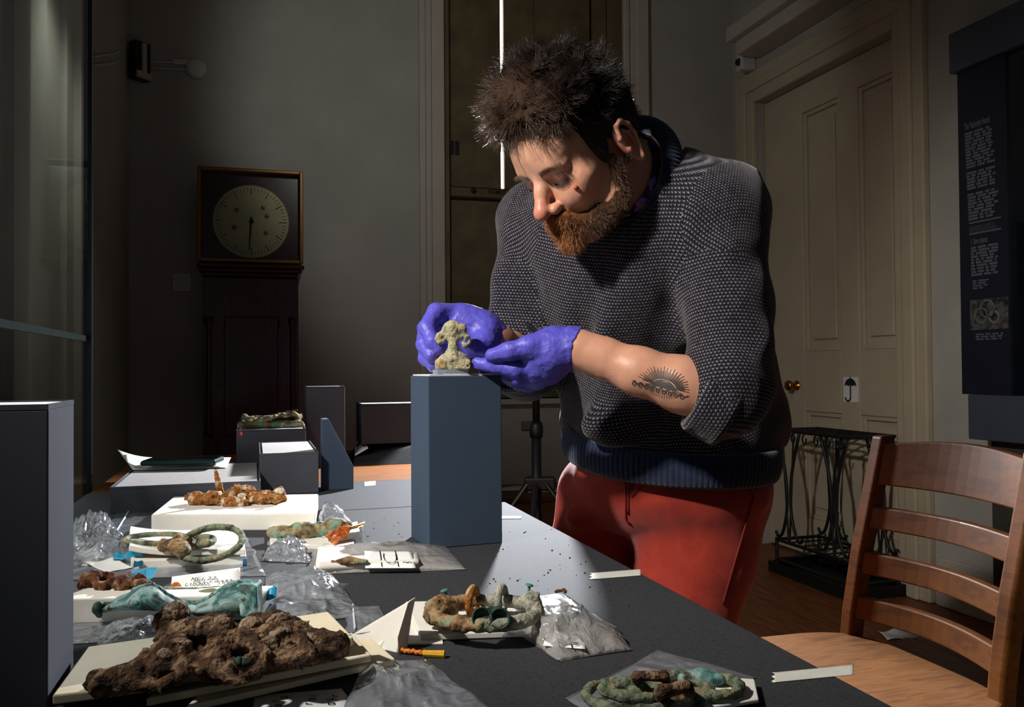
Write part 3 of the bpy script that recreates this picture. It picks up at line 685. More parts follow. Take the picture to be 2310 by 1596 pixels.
tag(sheet('paper_scrap', [q+CAMX*-.06-CAMY*.05, q+CAMX*.07-CAMY*.02, q+CAMX*.05+CAMY*.06, q+CAMX*-.05+CAMY*.05], m_paper, nx=10, ny=8, th=.0005, fn=zoff(lambda u, v, P: .012*u*v+.004*np.sin(7*u+3*v))), 'crumpled white paper scrap lying on the floor behind the chair', 'paper')
# ---------------------------------------------------------------- light stand behind the man
ls = U(1210, 1000, 2.75); lx, ly = ls[0], ls[1]
lt = thing('light_stand', 'black tripod light stand standing behind the man', 'light stand', (lx, ly, 0))
hub = U(1210, 1092, 2.75)[2]
MB().tube([(lx, ly, .12), (lx, ly, U(1210, 970, 2.75)[2])], .016, 14).build('lower_tube', m_black, lt, smooth=True)
MB().tube([(lx, ly, U(1210, 972, 2.75)[2]), (lx, ly, U(1210, 700, 2.75)[2])], .012, 14).build('upper_tube', m_black, lt, smooth=True)
kz = U(1210, 970, 2.75)[2]; kb = MB().lathe([(.02, -.025), (.022, -.01), (.022, .012), (.018, .025)], (lx, ly, kz), (0, 0, 1), 20).build('clamp_collar', m_black, lt, smooth=True)
MB().obox((lx-.03*CAMX[0], ly-.03*CAMX[1], kz+.012), (CAMX, CAMY, ZZ), (.018, .008, .016)).build('knob', m_black, kb, bevel=.005)
MB().obox((lx+.012, ly, hub), (CAMX, CAMY, ZZ), (.05, .022, .022)).build('leg_hub', m_black, lt, bevel=.008)
for a in (200, -25, 262):
    dx = math.cos(math.radians(a)); dy = math.sin(math.radians(a)); d = CAMX*dx+CAMY*dy
    e = np.array([lx, ly, 0])+d*.52; MB().tube([np.array([lx, ly, hub])+d*.035, e+np.array([0, 0, .012])], .011, 8, flat=(1, .7)).build('leg', m_black, lt)
    MB().tube([np.array([lx, ly, .14])+d*.01, (np.array([lx, ly, hub])+d*.035)*.45+e*.55], .006, 6).build('brace', m_black, lt)
hz = U(1210, 600, 2.75)[2]
bd = Vector(T(900, 1300))-Vector((lx, ly, hz)); bd.normalize(); bd = np.array(bd); 
MB().lathe([(.03, -.14), (.045, -.12), (.045, .0), (.05, .01)], (lx, ly, hz), bd, 24).build('flash_head', m_black, lt, smooth=True)
MB().lathe([(.05, .01), (.085, .06), (.083, .06), (.048, .012)], (lx, ly, hz), bd, 24).build('reflector', m_black, lt, smooth=True)
# ================================================================== TABLE AND WHAT IS ON IT
m_cover = M('table_cover', [(46, 46, 49), (56, 56, 59), (50, 50, 53)], rough=.8, scale=220, detail=2, bump=.2, bscale=900, spec=.2)
m_foam = M('foam', [(214, 208, 196), (224, 219, 208)], rough=.85, scale=25, bump=.05, bscale=300)
m_foamy = M('foam_cream', [(218, 204, 172), (226, 214, 184)], rough=.85, scale=25, bump=.05, bscale=300)
m_tape = M('masking_tape', [(200, 198, 186), (210, 208, 196)], rough=.6, scale=60, bump=.05)
m_btape = M('blue_tape', [(22, 132, 172), (34, 150, 190)], rough=.4, scale=20)
m_boxg = M('grey_box', [(74, 76, 84), (79, 81, 89)], rough=.9, scale=5, bump=.03, bscale=500, spec=.06)
m_boxb = M('blue_grey_box', [(60, 72, 88), (64, 76, 92)], rough=.9, scale=5, bump=.03, bscale=500, spec=.06)
m_felt = M('grey_felt', [(138, 132, 130), (148, 142, 140)], rough=.9, scale=80, bump=.08, bscale=400)
m_inkb = M('pen_ink', [(18, 18, 22), (26, 26, 30)], rough=.5)
m_film = plastic('clear_film', clear=.80, milk=.8, rough=.10, bump=.5, bscale=45)
m_milk = plastic('milky_film', clear=.64, tint=(214, 208, 200), milk=.7, rough=.2, bump=.4, bscale=40)
m_milk2 = plastic('hazy_film', clear=.74, tint=(220, 214, 206), milk=.6, rough=.12, bump=.6, bscale=50)
m_film2 = plastic('flat_film', clear=.86, milk=.6, rough=.14, bump=.2, bscale=30)
tb = thing('work_table', 'long table under a black cover in front of the man', 'table', (.04, 1.2, 0))
MB().box((-.322, .51, TZ-.028), (.44, 1.502, TZ)).build('cover_board', m_cover, tb, bevel=.004)
MB().box((-.322, 1.504, TZ-.028), (.418, 1.875, TZ)).build('cover_board', m_cover, tb, bevel=.004)
MB().box((-.31, .54, TZ-.09), (.40, 1.85, TZ-.028)).build('apron', m_wood_o, tb)
for xx in (-.30, .34):
    for yy in (.56, 1.78): MB().box((xx, yy, 0), (xx+.05, yy+.05, TZ-.09)).build('leg', m_wood_o, tb, bevel=.004)
wt = thing('wooden_table', 'bare brown wooden table end beyond the black cover', 'table', (.04, 2.25, 0))
MB().box((-.322, 1.885, TZ-.032), (.42, 2.62, TZ-.002)).build('table_top', m_wood_o, wt, bevel=.006)
MB().box((-.30, 1.92, TZ-.1), (.38, 2.58, TZ-.032)).build('apron', m_wood_o, wt)
for xx in (-.29, .32):
    for yy in (1.93, 2.52): MB().box((xx, yy, 0), (xx+.05, yy+.05, TZ-.1)).build('leg', m_wood_o, wt)
def strip(px0, py0, px1, py1, wpx, label, mat=m_tape, jag=True):
    a, b = T(px0, py0, .0004), T(px1, py1, .0004); c, d = T(px1, py1-wpx, .0004), T(px0, py0-wpx, .0004)
    def fn(u, v, P):
        e = .0016*np.sin(v*37)*(u < .02)*(1 if jag else 0); return CAMX[None, None, :]*e[..., None]
    return tag(sheet('tape_strip', [a, b, c, d], mat, nx=30, ny=8, th=.0003, fn=fn), label, 'tape')
strip(1333, 1308, 1446, 1299, 14, 'short white tape strip on the table edge beside the red trousers')
strip(1745, 1541, 1926, 1523, 22, 'wide beige tape strip at the near table edge by the chair')
strip(1090, 1172, 1176, 1171, 6, 'thin bright tape strip on the table behind the tall plinth')
strip(822, 1098, 847, 1096, 10, 'small tape tab at the far edge of the black cover')
# ------------------------------------------------------------ display boxes
def dbox(name, label, lo, hi, mat, z0=TZ, cat='display block', recess=None):
    t = thing(name, label, cat, ((lo[0]+hi[0])/2, (lo[1]+hi[1])/2, z0))
    if recess:
        w = .006; z1 = hi[2]
        b = MB(); b.box((*lo, z0), (hi[0], hi[1], z1-.004)); b.build('body', mat, t, bevel=.0012)
        r = MB(); r.box((lo[0], lo[1], z1-.004), (hi[0], lo[1]+.002, z1)); r.box((lo[0], hi[1]-.002, z1-.004), (hi[0], hi[1], z1)); r.box((lo[0], lo[1]+.002, z1-.004), (lo[0]+.002, hi[1]-.002, z1)); r.box((hi[0]-.002, lo[1]+.002, z1-.004), (hi[0], hi[1]-.002, z1)); r.build('rim', mat, t)
        MB().box((lo[0]+w, lo[1]+w, z1-.0045), (hi[0]-w, hi[1]-w, z1-.001)).build('top_panel', recess, t)
    else: MB().box((*lo, z0), hi).build('body', mat, t, bevel=.0012)
    return t
m_littop_digit = M('lit_tops_and_digit', [(204, 204, 206), (212, 212, 214)], rough=.7)  # backlight on box tops put into a pale colour; also the printed number
# tall plinth under the bronze
PX0, PX1, PY0, PY1, PZT = -.0, .0, 0, 0, 0
bl = T(968, 1240); tl = U(960, 846, float((bl-EYE)@fwd))
PZT = tl[2]
ex = np.array([math.cos(.08), math.sin(.08), 0]); eyv = np.array([-ex[1], ex[0], 0]); dpl = .095; wpl = .106; br = bl+ex*wpl
pl_ = thing('display_plinth', 'tall blue-grey plinth carrying the bronze between the gloved hands', 'plinth', tuple((bl+br)/2+eyv*dpl/2))
cc = (bl+br)/2+eyv*dpl/2
MB().obox((cc[0], cc[1], (TZ+PZT-.002)/2), (ex, eyv, ZZ), (wpl/2, dpl/2, (PZT-.002-TZ)/2)).build('body', m_boxb, pl_, bevel=.0012)
MB().obox((cc[0], cc[1], PZT-.001), (ex, eyv, ZZ), (wpl/2-.003, dpl/2-.003, .001)).build('top_panel', m_littop_digit, pl_)
PTOP = PZT
# left foreground plinth
a_ = T(166, 1503); lo_x = a_[0]; y1_ = a_[1]; zl = U(166, 903, float((a_-EYE)@fwd))[2]
dbox('display_plinth', 'tall dark plinth cut off by the left edge of the picture', (lo_x-.115, y1_-.092), (lo_x, y1_, zl), m_boxg, recess=m_littop_digit, cat='plinth')
p = T(248, 1160); q = T(583, 1146)
dbox('display_block', 'low wide grey block with papers and phone at its back', (p[0], p[1]), (p[0]+.247, p[1]+.33, TZ+.0455), m_boxg, recess=m_felt)
bY = p[1]
c1 = T(719, 1112)
dbox('display_block', 'long grey block with pale felt top in front of the bronze-topped box', (c1[0]-.112, c1[1]), (c1[0], c1[1]+.27, TZ+.081), m_boxg, recess=m_felt)
def atY(px, Y): r = ray(px, 900); return r[0]*Y/r[1]
def zY(px, py, Y): r = ray(px, py); return H+r[2]*Y/r[1]
Yd = 2.10; xd0, xd1, zd = atY(533, Yd), atY(690, Yd), zY(600, 969, Yd)
tag_box = dbox('display_block', 'dark grey block with red number 3 dot under the long bronze', (xd0, Yd), (xd1, Yd+.14, zd), m_boxg, z0=TZ-.002, recess=m_littop_digit)
dc = np.array([atY(540, Yd)+.004, Yd-.0008, zY(540, 979, Yd)]); MB().lathe([(.0062, 0), (.0062, .0006)], dc, (0, -1, 0), 24).build('number_dot', M('red_label', [(150, 20, 24), (158, 24, 28)], rough=.5), tag_box)
mb = MB(); text_on(mb, '3', dc+np.array([-.0022, -.0008, -.003]), (1, 0, 0), (0, 0, 1), .0085, .0002); mb.build('number', m_littop_digit, tag_box)
Ye = 2.19; xe0, xe1, ze = atY(691, Ye), atY(778, Ye), zY(730, 872, Ye)
dbox('display_block', 'tall narrow dark grey block standing behind the wedge', (xe0, Ye), (xe1, Ye+.09, ze), m_boxg, z0=TZ-.002, recess=m_littop_digit)
w0 = T(727, 1107); Yw = w0[1]; wx = lambda px: atY(px, Yw); wz = lambda px, py: zY(px, py, Yw)
wd = thing('display_wedge', 'slate blue wedge block with one sloping side', 'display block', (w0[0]+.03, Yw+.05, TZ))
poly = [(wx(727), Yw, TZ), (wx(797), Yw, TZ), (wx(797), Yw, wz(797, 1053)), (wx(741), Yw, wz(741, 946)), (wx(727), Yw, wz(727, 947))]
MB().prism(poly, (0, .05, 0)).build('body', m_boxb, wd, bevel=.001)
Yg = 2.24; xg0, xg1 = atY(836, Yg), atY(950, Yg)
lw = thing('label_stand', 'low black sloping label stand under the dark box', 'label stand', ((xg0+xg1)/2-.02, Yg, TZ-.002))
zl0 = zY(850, 1004, Yg-.02)
zs_ = TZ-.002
MB().prism([(atY(830, Yg)-.03, Yg-.07, zs_), (xg1, Yg-.07, zs_), (xg1, Yg-.07, zs_+.008), (atY(830, Yg)-.03, Yg-.07, zs_+.008)], (0, .001, 0))
stm = MB(); stm.hexa([(xg0-.05, Yg-.05, zs_), (xg1, Yg-.05, zs_), (xg1, Yg+.14, zs_), (xg0-.05, Yg+.14, zs_)], [(xg0-.045, Yg-.035, zs_+.02), (xg1, Yg-.02, zl0), (xg1, Yg+.14, zl0), (xg0-.012, Yg+.14, zl0)]); stm.build('base', M('black_box', [(20, 20, 22), (26, 26, 28)], rough=.5), lw, bevel=.001)
sheet('label_card', [(xg0-.044, Yg-.03, zs_+.024), (xg0-.01, Yg-.028, zs_+.042), (xg0-.004, Yg+.10, zs_+.052), (xg0-.03, Yg+.11, zs_+.032)], m_paper, lw, nx=4, ny=4)
dbox('display_block', 'dark charcoal box on the black sloping stand beside the tall plinth', (xg0-.024, Yg), (xg1, Yg+.12, zY(860, 911, Yg)), M('charcoal_box', [(36, 37, 40), (42, 43, 46)], rough=.55), z0=zl0+.0005, recess=m_littop_digit)
# ------------------------------------------------------------ papers and phone on the low block
zp = TZ+.0462
def paper(C, label, fn=None, mat=m_paper): return tag(sheet('paper_sheet', C, mat, nx=20, ny=12, th=.0004, fn=fn), label, 'paper')
Z1 = zp-TZ
paper([T(300, 1061, Z1), T(511, 1056, Z1), T(521, 1033, Z1), T(265, 1033, Z1)], 'lower white paper sheet with curled corner behind the low block', zoff(lambda u, v, P: .018*np.clip(1-3*u, 0, 1)**2*v))
paper([T(288, 1058, Z1+.002), T(500, 1054, Z1+.002), T(490, 1031, Z1+.002), T(283, 1036, Z1+.002)], 'upper white paper sheet directly under the teal phone', zoff(lambda u, v, P: .012*np.clip(1-4*u, 0, 1)**2))
pc = T(413, 1049, Z1+.006); phn = thing('phone', 'dark teal mobile phone in a case lying on the papers', 'phone', tuple(pc))
axp = CAMX*math.cos(.10)+CAMY*math.sin(.10); ayp = np.cross(ZZ, axp)
MB().obox(pc+ZZ*.0075, (axp, ayp, ZZ), (.073, .038, .005)).build('case', M('teal_case', [(8, 40, 42), (12, 48, 50)], rough=.4), phn, bevel=.004, seg=3)
MB().obox(pc+ZZ*.0128, (axp, ayp, ZZ), (.069, .034, .0004)).build('screen', M('phone_glass', [(5, 8, 9), (8, 12, 12)], rough=.08, spec=.8), phn)
# ------------------------------------------------------------ materials of the finds
m_rust = M('rust_crust', [(.30, (104, 58, 20)), (.42, (168, 104, 42)), (.52, (138, 88, 42)), (.60, (182, 138, 84)), (.70, (214, 202, 184))], rough=.9, scale=75, detail=5, bump=.8, bscale=300, bdist=.006)
m_soil = M('soil_crust', [(.30, (40, 25, 14)), (.45, (80, 55, 35)), (.56, (106, 78, 53)), (.68, (150, 122, 94))], rough=.9, scale=70, detail=5, bump=.9, bscale=280, bdist=.007)
m_bronze = M('green_bronze', [(.28, (52, 48, 32)), (.42, (88, 96, 72)), (.54, (112, 126, 102)), (.66, (134, 116, 78)), (.76, (150, 156, 132))], rough=.7, scale=70, detail=5, bump=.6, bscale=320, bdist=.004)
m_verdi = M('verdigris', [(.28, (22, 34, 32)), (.42, (40, 82, 78)), (.52, (88, 130, 124)), (.62, (138, 160, 154)), (.74, (60, 54, 36))], rough=.6, scale=48, detail=6, distort=.6, bump=.2, bscale=200)
m_dkgreen = M('dark_verdigris', [(.30, (18, 36, 30)), (.5, (36, 66, 54)), (.7, (58, 50, 34))], rough=.65, scale=90, detail=4, bump=.3, bscale=260)
m_brown = M('brown_patina', [(.30, (70, 48, 26)), (.45, (122, 92, 56)), (.58, (150, 122, 84)), (.7, (124, 132, 104))], rough=.75, scale=60, detail=5, bump=.6, bscale=320, bdist=.004)
m_pale = M('pale_patina', [(.30, (104, 104, 88)), (.5, (142, 142, 126)), (.66, (168, 162, 144)), (.75, (126, 96, 60))], rough=.75, scale=80, detail=5, bump=.6, bscale=320, bdist=.004)
m_tan = M('tan_patina', [(.28, (92, 80, 54)), (.42, (142, 142, 116)), (.52, (172, 164, 132)), (.62, (192, 166, 118)), (.74, (134, 158, 142))], rough=.7, scale=90, detail=5, bump=.6, bscale=360, bdist=.004)
m_leather = M('amber_flake', [(.3, (112, 44, 10)), (.5, (176, 88, 22)), (.7, (210, 128, 48))], rough=.45, scale=80, bump=.3)
m_yellow = M('yellow_cord', [(204, 150, 24), (224, 172, 44)], rough=.5, scale=200)
def sdfo(S, name, mat, parent=None, amp=.0, sc=120, oct=3, seed=1, smooth=1, **kw):
    V, Fq = S.mesh((lambda P: amp*fbm(P, sc, oct, seed)) if amp else None, smooth)
    return add(name, V, Fq, mat, parent, smooth=True, **kw)
# ------------------------------------------------------------ bronze on the tall plinth
DA = float((bl-EYE)@fwd)+.030
ua = lambda px, py, dz=0: U(px, py, DA+dz)
bz0 = U(1022, 833, DA)
ft = thing('bronze_fitting', 'small pale green bronze fitting with two curled arms on the tall plinth', 'artefact', tuple(ua(1022, 846)))
S = SDF(.0011, .008)
S.box(ua(1022, 823), (.0245, .0095, .0068), (rgt, fwd, upv), r=.002, k=.004)
S.cap(ua(1000, 812), ua(1046, 812), .0062, .0062, .006); S.ell(ua(1024, 806), (.016, .010, .0085), (rgt, fwd, upv), k=.006)
S.chain([ua(1023, 806), ua(1022, 794), ua(1023, 784), ua(1022, 772), ua(1024, 760)], [.0105, .0085, .0062, .0058, .0065], .004)
S.chain([ua(1020, 770), ua(1010, 758), ua(1000, 753), ua(991, 757), ua(988, 765), ua(993, 772), ua(1000, 769)], [.0045, .0042, .004, .0040, .004, .0036, .003], .003)
S.chain([ua(1026, 770), ua(1036, 759), ua(1046, 755), ua(1054, 762), ua(1056, 772), ua(1050, 780), ua(1045, 774)], [.0045, .0042, .004, .004, .004, .0036, .003], .003)
S.chain([ua(1024, 760), ua(1022, 748), ua(1020, 740)], [.0065, .0085, .0105], .005)
S.cap(ua(1006, 741), ua(1044, 741), .0048, .0052, .006); S.ell(ua(1020, 736), (.009, .007, .0055), (rgt, fwd, upv), k=.004); S.ell(ua(1040, 740), (.006, .006, .005), (rgt, fwd, upv), k=.004)
S.cap(ua(1053, 770, -.012), ua(1053, 770, .012), .0022, .0022, .002, sub=True); S.cap(ua(1056, 827, -.02), ua(1056, 827, -.005), .0011, .0011, .001, sub=True)
fb = sdfo(S, 'casting', m_tan, ft, .0011, 260, 3, 5)
S = SDF(.0012, .008); S.ell(ua(994, 819, -.009), (.007, .003, .006), (rgt, fwd, upv), k=.004); S.ell(ua(1000, 826, -.009), (.006, .003, .004), (rgt, fwd, upv), k=.004)
sdfo(S, 'soil_deposit', M('tan_soil', [(142, 112, 70), (176, 146, 100), (196, 170, 128)], rough=.9, scale=150, bump=.5), fb, .0016, 320, 3, 8)
zc = float(ua(1022, 834)[2]); cb = ua(1010, 840)
MB().obox((cb[0]+.004, cb[1], (PTOP+zc)/2), (ex, eyv, ZZ), (.022, .012, max(.002, (zc-PTOP)/2))).build('perspex_mount', plastic('perspex', clear=.7, milk=.5, bump=0.0), ft)
# ------------------------------------------------------------ long bronze on block 3
S = SDF(.0020, .012); Yb = Yd+.055
def yb(px, py, dy=0): r = ray(px, py); return EYE+r*((Yb+dy)/r[1])
def clampz(p, r, zmin): p = np.array(p); p[2] = max(p[2], zmin+r*.8); return p
for (a, b, ra, rb, dy) in (((545, 962), (678, 960), .010, .010, -.01), ((548, 952), (600, 946), .010, .011, .0), ((575, 950), (672, 938), .009, .011, .02), ((560, 956), (620, 940), .006, .005, -.018), ((620, 940), (670, 934), .005, .006, -.01), ((646, 932), (668, 928), .006, .006, .01)):
    S.cap(clampz(yb(*a, dy), ra, zd), clampz(yb(*b, dy), rb, zd), ra, rb, .005)
S.ell(clampz(yb(552, 944), .01, zd), (.009, .01, .012), None, k=.005); S.ell(clampz(yb(674, 946), .01, zd), (.008, .012, .013), None, k=.005)
tag(sdfo(S, 'corroded_bronze', M('brown_green', [(.28, (50, 42, 22)), (.45, (92, 78, 44)), (.56, (112, 84, 46)), (.64, (70, 104, 84)), (.76, (104, 148, 124))], rough=.75, scale=55, detail=5, bump=.6, bscale=300, bdist=.004), None, .0055, 90, 4, 3), 'long brown and green corroded bronze strip on the block with the red dot', 'artefact')
# ------------------------------------------------------------ foam block with rusty crust and nail
A, B_, C_, D_ = T(341, 1200), T(711, 1197), T(719, 1140), T(392, 1145)
h_ = .0257
C_ = T(718, 1115, h_); C_[2] = TZ; D_ = T(392, 1121, h_); D_[2] = TZ
fbk = MB().hexa([A, B_, C_, D_], [v+ZZ*h_ for v in (A, B_, C_, D_)]).build('foam_block', m_foam, bevel=.002); tag(fbk, 'thick white foam block carrying the orange rusty find', 'foam block')
rn = random.Random(11); S = SDF(.0017, .012); zt_ = TZ+h_
def ut(px, py, d): return U(px, py, d)
for i in range(22):
    t = i/21; px = 436+196*t; d = 1.40+rn.uniform(-.02, .02); r = rn.uniform(.008, .0125)*(1.05-.2*abs(t-.5)); pc = PZ(px, 1140, zt_)
    q = EYE+ray(px, 1139)*d; q[2] = zt_+r*rn.uniform(.5, 1.0); S.ell(q, (r*1.2, r, r*.85), None, k=.006)
for (px, py, r, d) in ((540, 1108, .011, 1.41), (560, 1108, .009, 1.41), (520, 1118, .010, 1.40), (630, 1110, .008, 1.41), (628, 1118, .009, 1.41), (600, 1122, .010, 1.40), (520, 1137, .012, 1.372), (545, 1138, .010, 1.372), (445, 1130, .012, 1.39)):
    S.ell(ut(px, py, d), (r*1.15, r, r), None, k=.005)
rf = thing('rusty_find', 'orange-brown rusty metal lump with upright nail on the thick foam block', 'artefact', tuple(PZ(535, 1140, zt_)))
sdfo(S, 'crust', m_rust, rf, .0060, 190, 4, 21)
S = SDF(.0013, .01); S.chain([ut(500, 1122, 1.40), ut(494, 1095, 1.40), ut(487, 1064, 1.40)], [.0062, .0052, .0034], .003); sdfo(S, 'nail', m_rust, rf, .0016, 260, 3, 22)
for (px, py, r) in ((476, 1122, .006), (545, 1120, .005), (630, 1108, .005)):
    S = SDF(.0012, .008); S.ell(ut(px, py, 1.383), (r*1.5, r*.6, r), None, k=.003); sdfo(S, 'white_deposit', M('white_mineral', [(190, 176, 154), (222, 214, 200)], rough=.9, scale=160, bump=.4), rf, .002, 300, 3, int(px))
# ------------------------------------------------------------ plastic bags
def bag(name, label, C, amp, seed, mat=None, base=.001, sc=28, env=True, nx=70, ny=46, cat='plastic bag', bulge=0.0, zip_=None, group=None):
    t = thing(name, label, cat, tuple(np.mean(np.array(C), 0)))
    def fn(u, v, P):
        e = (np.sin(np.pi*np.clip(u, 0, 1))*np.sin(np.pi*np.clip(v, 0, 1)))**.45 if env else 1
        Q = P.copy(); n1 = np.abs(vnoise(Q, sc, seed)); n2 = np.abs(vnoise(Q, sc*2.3, seed+5)); n3 = np.abs(vnoise(Q, sc*5, seed+9))
        f = (1-n1)**3*.55+(1-n2)**2*.3+(1-n3)*.15
        jx = vnoise(P, sc*.8, seed+31)*(1-e)*.006; jy = vnoise(P, sc*.8, seed+37)*(1-e)*.006
        return np.stack([jx, jy, base+e*(amp*f+bulge)], -1)
    sheet('upper_film', C, mat or m_film, t, nx=nx, ny=ny, th=.0002, fn=fn)
    sheet('lower_film', C, mat or m_film, t, nx=12, ny=8, th=.0002, fn=zoff(lambda u, v, P: .0006+0*u))
    if zip_ is not None:
        (a, b) = zip_; mb = MB(); n_ = 24
        for off in (0, .004):
            for k in range(n_): pass
            mb.tube([a*(1-k/n_)+b*(k/n_)+CAMY*off+ZZ*.003 for k in range(n_+1)], .0007, 5)
        mb.build('zip_seal', M('zip_white', [(200, 204, 206), (210, 214, 216)], rough=.4), t)
    return t
bag('plastic_bag', 'puffed clear plastic bag at far left beside the dark plinth', [T(150, 1285), T(300, 1270), T(262, 1195), T(165, 1185)], .038, 4, bulge=.008)
bag('plastic_bag', 'flat clear bag with zip strip left of the thick foam block', [T(225, 1205), T(340, 1200), T(382, 1155), T(262, 1158)], .003, 9, m_film2, zip_=(T(262, 1203), T(290, 1157)))
bag('plastic_bag', 'flat clear bag spread under the foam with the two rings', [T(120, 1310), T(600, 1300), T(545, 1195), T(250, 1200)], .005, 13, m_film2)
bag('plastic_bag', 'upright clear film poking out right of the thick foam block', [T(722, 1185), T(792, 1180), T(750, 1140), T(722, 1150)], .012, 17, bulge=.010)
bag('plastic_bag', 'crumpled clear bag on the table right of the handwritten card', [T(590, 1420), T(822, 1392), T(735, 1292), T(600, 1300)], .026, 23, sc=22, zip_=None)
bag('plastic_bag', 'clear zip bag corner poking out left of the folded foam wedge', [T(790, 1432), T(868, 1422), T(850, 1370), T(772, 1374)], .004, 27, m_film2, zip_=(T(800, 1428), T(795, 1372)))
bag('plastic_bag', 'crumpled clear bag under the big dark lump at lower left', [T(215, 1490), T(390, 1480), T(400, 1415), T(240, 1418)], .022, 31, sc=34)
bag('plastic_bag', 'shiny clear bag film beneath the cream foam at left edge', [T(150, 1455), T(300, 1440), T(300, 1405), T(150, 1412)], .008, 35)
bag('plastic_bag', 'dark loose clear bag at the bottom edge in front of the foam stack', [T(760, 1640), T(1110, 1610), T(960, 1490), T(820, 1500)], .016, 39, m_film2)
bag('plastic_bag', 'crumpled clear bag end left of the paper-filled bag', [T(590, 1268), T(700, 1272), T(690, 1222), T(612, 1218)], .020, 43, sc=36)
# ------------------------------------------------------------ foam with two rings
def foam(label, C, th, mat=m_foam, fn=None, group=None, name='foam_pad', h=.0006, nx=28, ny=14):
    C = [c+ZZ*h for c in C]
    def g(u, v, P):
        z = (fn(u, v) if fn is not None else 0*u); return np.stack([0*u, 0*u, z], -1)
    o = sheet(name, C, mat, nx=nx, ny=ny, th=th, fn=g, smooth=False, bevel=min(.0012, th*.3)); return tag(o, label, 'foam pad', group)
foam('lower white foam pad with blue tape under the two rings', [T(295, 1289), T(556, 1277), T(548, 1215), T(300, 1215)], .011, fn=lambda u, v: .004*(1-u)**2*0)
foam('upper curved white foam pad directly under the two rings', [T(290, 1262, .012), T(553, 1258, .012), T(545, 1205, .012), T(292, 1210, .012)], .007, fn=lambda u, v: .007*np.clip(1-2.2*u, 0, 1)**2+.003*(1-v), h=.0)
hR = .024; rt = thing('ring_pair', 'pair of linked green bronze rings with knobbly joint on the curved foam', 'artefact', tuple(T(420, 1225, hR)))
def ringpts(c, rx, ry, tilt=0., rot=0., n=40, a0=0., a1=2*math.pi):
    ca, sa = math.cos(rot), math.sin(rot); e1 = CAMX*ca+CAMY*sa; e2 = (CAMY*ca-CAMX*sa)*math.cos(tilt)+ZZ*math.sin(tilt)
    return [c+e1*rx*math.cos(a)+e2*ry*math.sin(a) for a in np.linspace(a0, a1, n)]
S = SDF(.0014, .01); S.chain(ringpts(T(476, 1226, .034), .0365, .036, math.radians(22), 0), .0039, .002); sdfo(S, 'large_ring', m_bronze, rt, .0008, 160, 3, 2)
S = SDF(.0014, .01); S.chain(ringpts(T(352, 1216, .0285), .038, .024, math.radians(3), -.06), .0032, .002); sdfo(S, 'flat_ring', m_bronze, rt, .0008, 160, 3, 3)
S = SDF(.0014, .01); S.chain(ringpts(T(455, 1222, .030), .0145, .014, math.radians(12), 0), .0032, .002); S.cap(T(450, 1222, .031), T(470, 1226, .031), .004, .005, .004); sdfo(S, 'small_ring', m_bronze, rt, .0010, 200, 3, 4)
S = SDF(.0014, .01)
for (px, py, hh, r) in ((372, 1226, .031, .007), (382, 1230, .031, .008), (394, 1232, .032, .0085), (404, 1240, .031, .0095), (412, 1242, .031, .0095), (418, 1224, .034, .008), (404, 1216, .036, .007), (430, 1226, .031, .007), (368, 1234, .029, .006)): S.ell(T(px, py, hh), (r, r, r*.9), None, k=.005)
sdfo(S, 'joint', m_brown, rt, .0045, 140, 3, 6)
def tape_bit(C, label, parent=None, fn=None, th=.0004):
    o = sheet('blue_tape', C, m_btape, nx=14, ny=8, th=th, fn=fn); return tag(o, label, 'tape')
wv = lambda s, a: zoff(lambda u, v, P: a*np.abs(vnoise(P, s, 3))+a*.4*np.sin(5*u+3*v))
tape_bit([T(255, 1272, .004), T(330, 1268, .006), T(312, 1245, .02), T(262, 1250, .012)], 'crumpled pale blue tape curl at the left end of the ring foam', fn=wv(60, .008))
tape_bit([T(300, 1284, .004), T(324, 1278, .004), T(322, 1268, .012), T(303, 1270, .012)], 'torn blue tape scrap on the left corner of the ring foam', fn=wv(80, .003))
tape_bit([T(547, 1281, .0), T(557, 1279, .0), T(557, 1260, .012), T(548, 1262, .013)], 'small blue tape end on the right corner of the ring foam')
tape_bit([U(276, 1318, .93), U(328, 1312, .93), U(330, 1284, .955), U(279, 1296, .955)], 'long bright blue tape strip standing behind the rust lump', fn=None)
tape_bit([U(328, 1312, .93), U(344, 1306, .92), U(356, 1281, .94), U(330, 1284, .955)], 'folded bright blue tape end right of the rust lump')
tape_bit([T(180, 1342, .012), T(205, 1345, .012), T(262, 1308, .018), T(202, 1309, .018)], 'sloping blue tape piece over the left corner of the cream foam', fn=wv(40, .004))
# write-on panel strips of the bag at far left
paper([T(168, 1262, .004), T(240, 1292, .003), T(300, 1284, .003), T(172, 1215, .016)], 'white write-on strip of the bag at far left', wv(30, .002))
# ------------------------------------------------------------ cream foam, bronze plate, rust lump, handwritten card
foam('thick cream foam under the wavy bronze plate', [T(120, 1411), T(588, 1400), T(618, 1322, .0245)*np.array([1, 1, 0])+ZZ*TZ, T(200, 1326, .0245)*np.array([1, 1, 0])+ZZ*TZ], .0240, mat=m_foam)
tp = [(215, 1373), (222, 1366), (240, 1360), (280, 1341), (320, 1326), (343, 1322), (358, 1330), (372, 1342), (395, 1355), (420, 1363), (445, 1364), (470, 1352), (500, 1333), (522, 1319), (545, 1315), (560, 1316), (577, 1319)]
bt = [(215, 1388), (250, 1380), (300, 1377), (350, 1379), (400, 1384), (440, 1392), (480, 1396), (520, 1397), (577, 1393)]
pxs = np.linspace(215, 577, 91); ty = np.interp(pxs, *zip(*tp)); by = np.interp(pxs, *zip(*bt))
V = []; F = []; nv_ = 10; nn = len(pxs)
